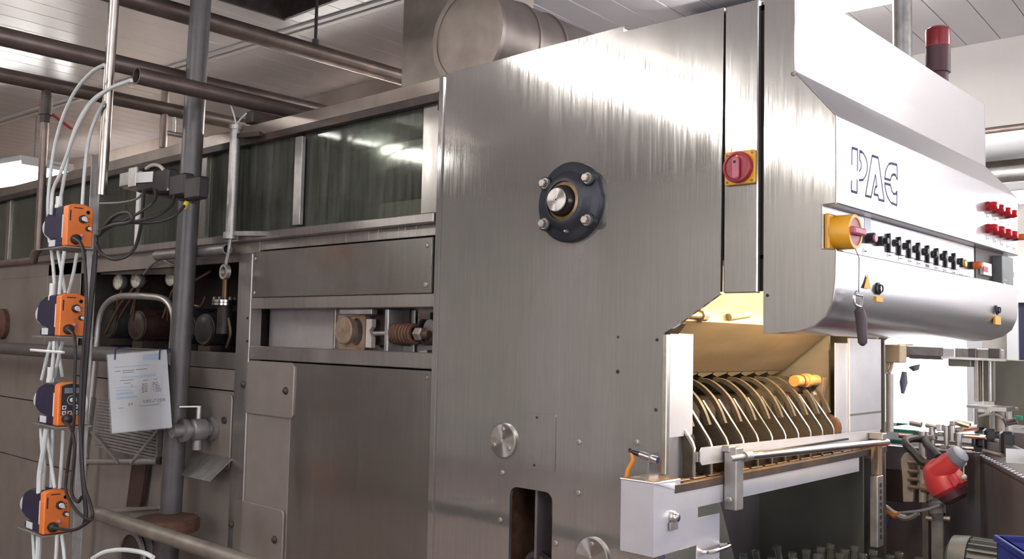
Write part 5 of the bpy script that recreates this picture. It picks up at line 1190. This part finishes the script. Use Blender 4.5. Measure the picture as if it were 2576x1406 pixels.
for rank, i in enumerate(order):
    zx_, zy_ = BT[i]
    p = at(1740+zx_/4.594, 1100+zy_/4.594, 'z', .95); p.z = .698
    for _ in range(40):
        near = [u_ for u_ in used if (u_-p).length < .068]
        if not near: break
        p = p+(p-near[0]).normalized()*.012 if (p-near[0]).length > 1e-6 else p+Vector((.02, 0, 0)); p.z = .698
    used.append(p.copy())
    lb = 'clear glass bottle below the infeed table, %s from the left' % words[rank]
    if bot0 is None:
        bot0 = build(G().lathe(p, (0, 0, 1), bprof, 14), 'glass_bottle', M['bottle'], label=lb, cat='bottle', group='clear bottles on the discharge conveyor', origin=p)
    else:
        c_ = bot0.copy(); col.objects.link(c_); c_.location = p; c_['label'] = lb
    if i in (1, 2, 3):
        (bot0 if rank == 0 else c_).rotation_euler = (math.radians(7), math.radians(-9), 0)
# pipe behind the hood up to the ceiling
q = at(2270, 70, 'y', 4.3)
build(G().cyl((q.x, 4.3, 1.9), (q.x, 4.3, H), .042, 20), 'ceiling_pipe', M['galv'], label='grey vertical pipe behind the control hood left of the beacon', cat='pipe')
# pipes along the back wall at the right edge
for (py, r, mm, lb, yy) in ((328, .03, 'pipe', 'dark thin pipe at the top of the right wall pipes', 5.9), (362, .095, 'lamp_shell', 'thick white insulated pipe along the right wall', 5.95), (442, .055, 'alu', 'shiny steel pipe below the white insulated pipe', 5.9), (478, .05, 'pipe', 'lowest brown pipe of the right wall pipes', 5.95)):
    c = B(2530, py, yy)
    build(G().cyl((-2.6, yy, c.z), (2.2, yy, c.z), r, 20), 'wall_pipe', M[mm], label=lb, cat='pipe', group='pipes on the right wall')
c = B(2530, 400, 6.1)
build(G().box(-2.4, 2.4, 6.12, 6.2, c.z-.07, c.z+.06), 'pipe_shelf', M['duct'], label='brown boarding behind the pipes on the right wall', cat='board')
c = B(2565, 490, 5.6)
fluorescent('fluorescent_lamp', (c.x-.06, 5.6, c.z), (c.x+1.2, 5.6, c.z), 'short tube lamp glaring beside the right end of the hood')
# dark window with a pale frame at the right edge
wx0, wx1, wz0, wz1 = *(B(px, 880, 6.2).x for px in (2533, 2720)), B(2560, 945, 6.2).z, B(2560, 740, 6.2).z
dw = build(G().plate([(wx0, 6.2, wz0), (wx1, 6.2, wz0), (wx1, 6.2, wz1), (wx0, 6.2, wz1)], [[(wx0+.06, 6.2, wz0+.05), (wx1-.06, 6.2, wz0+.05), (wx1-.06, 6.2, wz1-.05), (wx0+.06, 6.2, wz1-.05)]], (0, .06, 0)), 'window_8', M['frame_white'], kind='structure')
build(G().box(wx0+.06, wx1-.06, 6.225, 6.232, wz0+.05, wz1-.05), 'pane', M['violet_glass'], dw)
build(G().box(wx0+.17, wx0+.20, 6.21, 6.25, wz0+.05, wz1-.05), 'mullion', M['frame_white'], dw)
# tan junction box on a pipe post, right of the far flap
q = B(2243, 890, 4.05)
jb = thing('junction_box', (q.x, 4.05, q.z-.05), 'tan junction box with cable glands on a pipe post', 'junction box')
a = rect(2218, 866, 2264, 912, 4.05)
build(G().box(a[0], a[1], 4.05, 4.13, a[2], a[3]), 'box', M['tan'], jb, .004)
build(G().box(a[0]-.01, a[0]+.012, 4.04, 4.13, a[2]-.05, a[3]), 'mounting_plate', M['cream'], jb, .002)
for px in (2232, 2244): build(G().tube(spline([B(px, 912, 4.08), B(px-2, 925, 4.07), B(px-9, 938, 4.06)], 4), .008, 8), 'cable_gland', M['tan'], jb)
c = B(2238, 1010, 4.1)
build(G().cyl((c.x, 4.1, B(2238, 1085, 4.1).z), (c.x, 4.1, B(2238, 940, 4.1).z), .016, 14), 'pipe_post', M['cream'], jb)
# labelling machine frame: top rail, end column, bracket under it
fm = thing('filler_frame', B(2400, 1080, 5.0), 'steel machine frame with a long top rail in front of the bright window', 'machine')
a, b = B(2280, 882, 5.0), B(2520, 893, 5.0)
build(G().beam(a, b, .10, .055), 'top_rail', M['galv'], fm, .004)
build(G().beam(B(2290, 897, 4.96), B(2370, 900, 4.96), .03, .02), 'rail_lip', M['machine_dark'], fm)
build(G().box(a.x-.03, a.x+.02, 4.94, 5.06, a.z-.035, a.z+.035), 'rail_end', M['rust_light'], fm, .006)
for px0, px1, mm in ((2371, 2402, 'white_sheet'), (2435, 2455, 'machine_dark'), (2486, 2516, 'machine_dark')):
    q0, q1 = B(px0, 888, 4.93), B(px1, 890, 4.93); build(G().box(q0.x, q1.x, 4.93, 4.95, q0.z-.025, q0.z+.025), 'rail_block', M[mm], fm, .003)
build(G().beam(B(2370, 899, 4.92), B(2532, 906, 4.92), .03, .012), 'lower_rail', M['bright'], fm)
for px, w_, mm in ((2456, .022, 'alu'), (2464, .012, 'rust_light'), (2487, .05, 'machine_olive'), (2489, .014, 'alu')):
    c = B(px, 960, 4.98 if mm != 'machine_olive' else 5.04); build(G().box(c.x-w_/2, c.x+w_/2, c.y, c.y+.03, B(px, 1010, c.y).z, B(px, 905, c.y).z), 'column', M[mm], fm, .003)
a = rect(2385, 900, 2442, 922, 4.95)
build(G().box(a[0], a[1], 4.95, 5.02, a[2], a[3]), 'sensor_block', M['machine_olive'], fm, .004)
build(G().cyl(B(2300, 920, 4.9), B(2304, 932, 4.9), .03, 12, .015), 'nozzle', M['grey_cap'], fm)
build(G().tube([B(2275, 935, 4.9), B(2273, 962, 4.9), B(2271, 990, 4.9)], [.012, .02, .008], 10), 'nozzle', M['grey_cap'], fm)
build(G().box(B(2500, 950, 5.3).x, 1.8, 5.3, 5.34, .0, B(2540, 905, 5.3).z), 'rear_cabinet', M['machine_olive'], fm, .004)
# capping unit
cu = thing('capping_unit', B(2510, 1120, 4.6), 'small capping unit with bright posts beside the bright window', 'machine')
q0, q1 = B(2445, 1020, 4.6), B(2550, 1030, 4.6)
build(G().beam(q0, q1, .16, .012), 'top_plate', M['galv'], cu)
build(G().beam(B(2495, 1027, 4.55), B(2543, 1029, 4.55), .14, .018), 'lid_plate', M['bright'], cu)
c = B(2520, 1060, 4.6); build(G().cyl((c.x, 4.6, B(2520, 1085, 4.6).z), (c.x, 4.6, B(2520, 1032, 4.6).z), .042, 18), 'drum', M['cream'], cu)
for px in (2498, 2532, 2455): 
    c = B(px, 1060, 4.52); build(G().cyl((c.x, 4.52, B(px, 1085, 4.52).z), (c.x, 4.52, B(px, 1028, 4.52).z), .008, 8), 'post', M['bright'], cu)
build(G().box(B(2452, 1060, 4.7).x, B(2494, 1060, 4.7).x, 4.68, 4.72, B(2470, 1086, 4.7).z, B(2470, 1035, 4.7).z), 'side_plate', M['machine_olive'], cu, .003)
build(G().box(B(2450, 1060, 4.66).x, 1.0, 4.62, 4.9, B(2520, 1140, 4.66).z, B(2520, 1084, 4.66).z), 'bed', M['machine_dark'], cu, .004)
build(G().tube(spline([B(2462, 1048, 4.5), B(2485, 1042, 4.5), B(2510, 1044, 4.5), B(2525, 1056, 4.5)], 5), .006, 8), 'hose', M['cream'], cu)
for (p_, q_) in (((2528, 1062), (2555, 1054)), ((2530, 1068), (2560, 1062)), ((2524, 1052), (2534, 1072))): build(G().cyl(B(*p_, 4.45), B(*q_, 4.45), .007, 8), 'linkage', M['machine_dark'], cu)
build(G().box(B(2552, 1045, 4.5).x, B(2570, 1045, 4.5).x, 4.5, 4.52, B(2560, 1056, 4.5).z, B(2560, 1046, 4.5).z), 'green_block', M['green'], cu)
# green edged conveyor
gc = thing('green_edged_conveyor', B(2275, 1130, 4.3), 'white conveyor with green wear strips right of the far flap', 'conveyor')
def gbox(px0, py0, px1, py1, y, th, n_, m_, par): 
    a = rect(px0, py0, px1, py1, y); return build(G().box(a[0], a[1], y, y+th, a[2], a[3]), n_, M[m_], par, .002)
gbox(2216, 1086, 2335, 1118, 4.35, .03, 'side_board', 'white_sheet', gc); gbox(2220, 1080, 2320, 1088, 4.34, .05, 'green_strip', 'green', gc); gbox(2238, 1106, 2280, 1117, 4.33, .015, 'green_strip', 'green', gc)
gbox(2255, 1066, 2325, 1074, 4.8, .02, 'green_strip', 'green', gc)
build(G().box(B(2216, 1080, 4.36).x, B(2470, 1080, 4.36).x, 4.36, 5.2, B(2300, 1082, 4.4).z-.01, B(2300, 1082, 4.4).z), 'chain_bed', M['alu'], gc)
build(G().box(B(2216, 1080, 4.45).x, B(2470, 1080, 4.45).x, 4.42, 4.46, .0, B(2300, 1125, 4.45).z), 'apron', M['machine_dark'], gc)
for px, py0, py1, w_ in ((2322, 1085, 1260, .016), (2345, 1075, 1130, .013), (2381, 1070, 1120, .011), (2412, 1090, 1215, .013), (2395, 1068, 1108, .012)):
    a_, b_ = B(px, py1, 4.22), B(px, py0, 4.22); build(G().cyl((a_.x, 4.22, a_.z), (a_.x, 4.22, b_.z), w_, 12), 'guide_post', M['alu'], gc)
for p_, q_, r_, mm in (((2262, 1096), (2345, 1105), .010, 'copper'), ((2300, 1090), (2322, 1102), .014, 'dark_metal'), ((2330, 1068), (2375, 1078), .012, 'alu'), ((2360, 1092), (2480, 1100), .010, 'bright'), ((2345, 1120), (2450, 1128), .008, 'bright'), ((2290, 1062), (2318, 1068), .014, 'alu'), ((2400, 1060), (2440, 1072), .014, 'bright'), ((2385, 1085), (2460, 1075), .012, 'bright')):
    build(G().cyl(B(*p_, 4.25), B(*q_, 4.25), r_, 10), 'guide_rod', M[mm], gc)
for px, py, w_, h_ in ((2365, 1075, .022, .03), (2376, 1124, .025, .018), (2346, 1100, .03, .02), (2398, 1064, .02, .02), (2420, 1140, .02, .015), (2395, 1140, .03, .02)):
    c = B(px, py, 4.22); build(G().box(c.x-w_/2, c.x+w_/2, 4.2, 4.24, c.z-h_/2, c.z+h_/2), 'rod_clamp', M['white_sheet' if px == 2365 else 'galv'], gc, .003)
# cast bracket with slots and the adjusting rungs
cb_ = thing('adjusting_bracket', B(2300, 1260, 4.15), 'cream cast bracket with slots and rungs left of the red can', 'bracket')
pp = [B(*q_, 4.15) for q_ in ((2266, 1155), (2275, 1140), (2300, 1138), (2312, 1152), (2312, 1230), (2298, 1232), (2296, 1262), (2272, 1262), (2270, 1200))]
sl = [[B(*q_, 4.15) for q_ in ((2285, 1170), (2308, 1170), (2308, 1182), (2285, 1182))], [B(*q_, 4.15) for q_ in ((2288, 1190), (2308, 1190), (2308, 1204), (2288, 1204))], [B(*q_, 4.15) for q_ in ((2290, 1210), (2308, 1210), (2308, 1222), (2290, 1222))]]
build(G().plate(pp, sl, (0, .02, 0)), 'cast_plate', M['cream'], cb_)
for py in (1165, 1186, 1206, 1226): build(G().cyl(B(2284, py-2, 4.13), B(2330, py+2, 4.13), .009, 10), 'rung', M['rust_light'], cb_)
build(G().cyl(B(2322, 1262, 4.12), B(2322, 1150, 4.12), .014, 12), 'spindle', M['cream'], cb_)
for py in (1172, 1228): c = B(2330, py, 4.11); build(G().cyl(c-Vector((.02, 0, 0)), c+Vector((.02, 0, 0)), .018, 12), 'knob', M['rust_light'], cb_)
build(G().prism([B(*q_, 4.16) for q_ in ((2312, 1252), (2350, 1238), (2352, 1258), (2312, 1264))], (0, .02, 0)), 'foot_plate', M['cream'], cb_)
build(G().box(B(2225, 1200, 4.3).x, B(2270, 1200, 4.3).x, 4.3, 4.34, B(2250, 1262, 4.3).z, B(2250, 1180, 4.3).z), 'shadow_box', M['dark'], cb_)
# red can hanging from the guide post
yc = 4.02
rc = thing('red_spray_can', B(2385, 1255, yc), 'red plastic can with grey capped spout hanging by a black strap', 'can')
bt, tp_ = B(2396, 1240, yc), B(2346, 1160, yc); ax = tp_-bt; Ln = ax.length
build(G().lathe(bt, ax, [(.055, 0), (.075, Ln*.12), (.078, Ln*.35), (.066, Ln*.7), (.05, Ln*.92), (.03, Ln*1.02), (.01, Ln*1.05)], 22), 'can_body', M['red_can'], rc)
build(G().lathe(bt-ax.normalized()*.035, ax, [(.035, 0), (.052, .012), (.06, .045), (.055, .052)], 20), 'can_base', M['brown_can'], rc)
s0, s1 = B(2362, 1185, yc-.03), B(2410, 1146, yc-.05); sd_ = (s1-s0)
build(G().lathe(s0, sd_, [(.045, 0), (.042, sd_.length*.5), (.036, sd_.length*.85)], 18), 'spout', M['red_can'], rc)
build(G().lathe(s0+sd_*.83, sd_, [(.040, 0), (.042, .01), (.036, .035), (.03, .038)], 18), 'spout_cap', M['grey_cap'], rc)
build(G().tube(spline([B(2340, 1167, yc), B(2318, 1160, yc), B(2300, 1140, yc), B(2282, 1122, yc), B(2278, 1108, yc+.05), B(2300, 1103, yc+.12), B(2325, 1106, yc+.15)], 6), .016, 10), 'strap', M['rubber'], rc)
build(G().tube(spline([B(2362, 1150, yc), B(2350, 1135, yc+.03), B(2332, 1118, yc+.08), B(2328, 1105, yc+.15)], 6), .017, 10), 'strap', M['rubber'], rc)
build(G().prism([B(*q_, yc-.082) for q_ in ((2382, 1200), (2396, 1190), (2412, 1215), (2400, 1228))], (0, .02, 0)), 'moulded_panel', M['red_can'], rc, .004)
# ball chain beside the can
ch = thing('ball_chain', B(2424, 1210, 3.98), 'two white balls on a cord beside the red can', 'chain')
for py in (1165, 1200): build(G().ball(B(2424, py, 3.98), .013), 'ball', M['cream'], ch)
build(G().cyl(B(2424, 1165, 3.98), B(2424, 1200, 3.98), .003, 6), 'cord', M['cream'], ch)
# square post with clamp frame below the can
sp_ = thing('square_post', (B(2358, 1330, 4.1).x, 4.1, 0), 'grey square post with a bright clamp frame below the red can', 'post')
a = rect(2342, 1300, 2374, 1400, 4.1)
build(G().box(a[0], a[1], 4.1, 4.16, 0, B(2358, 1262, 4.1).z), 'post_tube', M['galv'], sp_, .004)
g0 = [B(2340, 1258, 4.08), B(2340, 1305, 4.08), B(2378, 1303, 4.08), B(2376, 1262, 4.08)]
for a_, b_ in ((g0[0], g0[1]), (g0[1], g0[2]), (g0[2], g0[3]), (B(2341, 1295, 4.08), B(2379, 1293, 4.08)), (g0[0], B(2362, 1256, 4.08))): build(G().beam(a_, b_, .008, .010), 'clamp_bar', M['bright'], sp_)
for q_ in ((2338, 1304), (2383, 1305)): c = B(*q_, 4.08); build(G().cyl(c-Vector((.012, 0, 0)), c+Vector((.012, 0, 0)), .010, 8), 'clamp_nut', M['bolt'], sp_)
build(G().box(B(2326, 1300, 4.18).x, B(2341, 1300, 4.18).x, 4.15, 4.19, 0, B(2335, 1262, 4.18).z), 'rear_angle', M['machine_dark'], sp_)
# cables slung under the conveyor
for pts, mm, r_, lb in ((((2214, 1285), (2235, 1288), (2250, 1298), (2262, 1292)), 'lead', .011, 'orange cable end slung beside the slotted leg'), (((2216, 1266), (2232, 1275), (2250, 1288), (2280, 1300)), 'white', .007, 'white cable slung beside the slotted leg'), (((2250, 1292), (2290, 1288), (2330, 1282), (2365, 1270)), 'grey_cap', .006, 'grey cable strung to the square post'), (((2255, 1296), (2275, 1304), (2295, 1300), (2310, 1290)), 'alu_dull', .012, 'bundle of grey cables under the white conveyor'), (((2240, 1295), (2236, 1310), (2230, 1330)), 'blue', .004, 'thin blue wire end hanging under the white conveyor')):
    build(G().tube(spline([B(*q_, 4.0) for q_ in pts], 6), r_, 8), 'slung_cable', M[mm], label=lb, cat='cable')
# grey door sheet behind the bottles
build(G().box(B(2222, 1350, 4.5).x, B(2330, 1350, 4.5).x, 4.5, 4.52, 0, B(2270, 1300, 4.5).z), 'cabinet_sheet', M['machine_dark'], label='plain grey sheet under the white conveyor behind the bottles', cat='panel')
# outgoing conveyor running towards the right edge
oc = thing('outgoing_conveyor', (-.2, 4.3, 0), 'dark conveyor with link chain and guard tubes at the right edge', 'conveyor')
A0, A1 = B(2447, 1150, 4.55), B(2580, 1192, 3.75)
dv = (A1-A0); A1 = A0+dv*1.15
zc_ = (A0.z+A1.z)/2
n_ = Vector((dv.y, -dv.x, 0)).normalized()
A0.z = A1.z = (B(2447, 1150, 4.55).z+B(2580, 1192, 3.75).z)/2
build(G().prism([A0, A1, A1-n_*.25, A0-n_*.25], (0, 0, -.02)), 'chain_bed', M['machine_dark'], oc)
build(G().prism([A0+Vector((0, 0, -.012)), A1+Vector((0, 0, -.012)), Vector((A1.x, A1.y, .35)), Vector((A0.x, A0.y, .35))], -n_*.02), 'side_panel', M['machine_dark'], oc)
nl = 20
for k in range(nl):
    c = A0.lerp(A1, (k+.5)/nl)-n_*.012
    if k == 0: l0 = build(G().beam(c-dv.normalized()*.011, c+dv.normalized()*.011, .022, .012), 'chain_link', M['bright'], oc, .002); c00 = c
    else:
        l_ = l0.copy(); col.objects.link(l_); l_.parent = oc; l_.location = c-c00
up = Vector((0, 0, 1))
build(G().cyl(A0+up*.075-n_*.05, A1+up*.075-n_*.05, .012, 12), 'guard_tube', M['alu_dull'], oc)
build(G().cyl(A0+up*.02-n_*.0+dv*.25, A0+up*.02+dv*.62, .008, 10), 'guard_tube', M['rust_light'], oc)
for t_ in (.02, .22, .55):
    c = A0+dv*t_+up*.07-n_*.03
    build(G().obox(c, (.05, .05, .09), (0, 0, math.atan2(dv.y, dv.x))), 'guard_clamp', M['black'], oc, .01)
build(G().prism([A0+dv*.15+up*.06-n_*.02, A0+dv*.9+up*.06-n_*.02, A0+dv*.9+up*.015-n_*.02, A0+dv*.15+up*.015-n_*.02], n_*.006), 'guard_strip', M['machine_dark'], oc)
c = B(2554, 1147, 3.80); hw = .031
build(G().obox(c, (.062, .003, .052), (0, 0, math.radians(25))), 'white_tag', M['paper'], oc)
# motor with fins, blue crate with its unseen walls drawn down to the floor
mcn = B(2440, 1390, 3.7)
mo = thing('conveyor_motor', (mcn.x, 3.7, mcn.z-.1), 'grey finned electric motor at the bottom right beside the blue crate', 'motor')
build(G().lathe(mcn+Vector((-.07, 0, -.03)), (1, 0, 0), [(.06, 0), (.085, .015), (.09, .06), (.09, .075)], 24), 'fan_cowl', M['motor'], mo)
build(G().cyl(mcn+Vector((.0, 0, -.03)), mcn+Vector((.24, 0, -.03)), .07, 20), 'motor_body', M['motor'], mo)
for k in range(9):
    a_ = math.radians(20+k*17.5); o_ = Vector((0, -math.cos(a_), math.sin(a_)))
    build(G().beam(mcn+Vector((.01, 0, -.03))+o_*.078, mcn+Vector((.22, 0, -.03))+o_*.078, .006, .022, o_), 'cooling_fin', M['motor'], mo)
build(G().box(mcn.x, mcn.x+.2, 3.65, 3.75, 0, mcn.z-.1), 'motor_stand', M['machine_dark'], mo)
yk = 3.35
k0, k1 = B(2507, 1346, yk), B(2600, 1318, yk+.32)
cr = thing('tall_blue_crate', (k0.x+.15, yk+.1, 0), 'blue plastic crate at the lower right corner, drawn down to the floor', 'crate')
dirx = Vector((.85, .52, 0)).normalized(); diry = Vector((-.25, .97, 0)); diry = Vector((dirx.y, -dirx.x, 0))
c0 = Vector((k0.x, k0.y, k0.z))
W_, L_, Hc = .40, .30, 1.02
def cw(u_, v_, w__): return c0+dirx*u_+diry*v_+up*w__
T = .012
for (u0, v0, u1, v1) in ((0, 0, W_, T), (0, L_-T, W_, L_), (0, 0, T, L_), (W_-T, 0, W_, L_)):
    build(G().prism([cw(u0, v0, 0), cw(u1, v0, 0), cw(u1, v1, 0), cw(u0, v1, 0)], (0, 0, -Hc)), 'crate_wall', M['blue'], cr, .002)
build(G().prism([cw(0, 0, -Hc), cw(W_, 0, -Hc), cw(W_, L_, -Hc), cw(0, L_, -Hc)], (0, 0, T)), 'crate_floor', M['blue'], cr)
for (u0, v0, u1, v1) in ((-.008, -.008, W_+.008, T), (-.008, L_-T, W_+.008, L_+.008), (-.008, T, T, L_-T), (W_-T, T, W_+.008, L_-T)):
    build(G().prism([cw(u0, v0, .0), cw(u1, v0, .0), cw(u1, v1, .0), cw(u0, v1, .0)], (0, 0, -.02)), 'crate_rim', M['blue'], cr, .002)
for k in range(5):
    build(G().prism([cw(.03+k*.08, L_, -.03), cw(.045+k*.08, L_, -.03), cw(.045+k*.08, L_+.006, -.03), cw(.03+k*.08, L_+.006, -.03)], (0, 0, -.2)), 'crate_rib', M['blue'], cr)
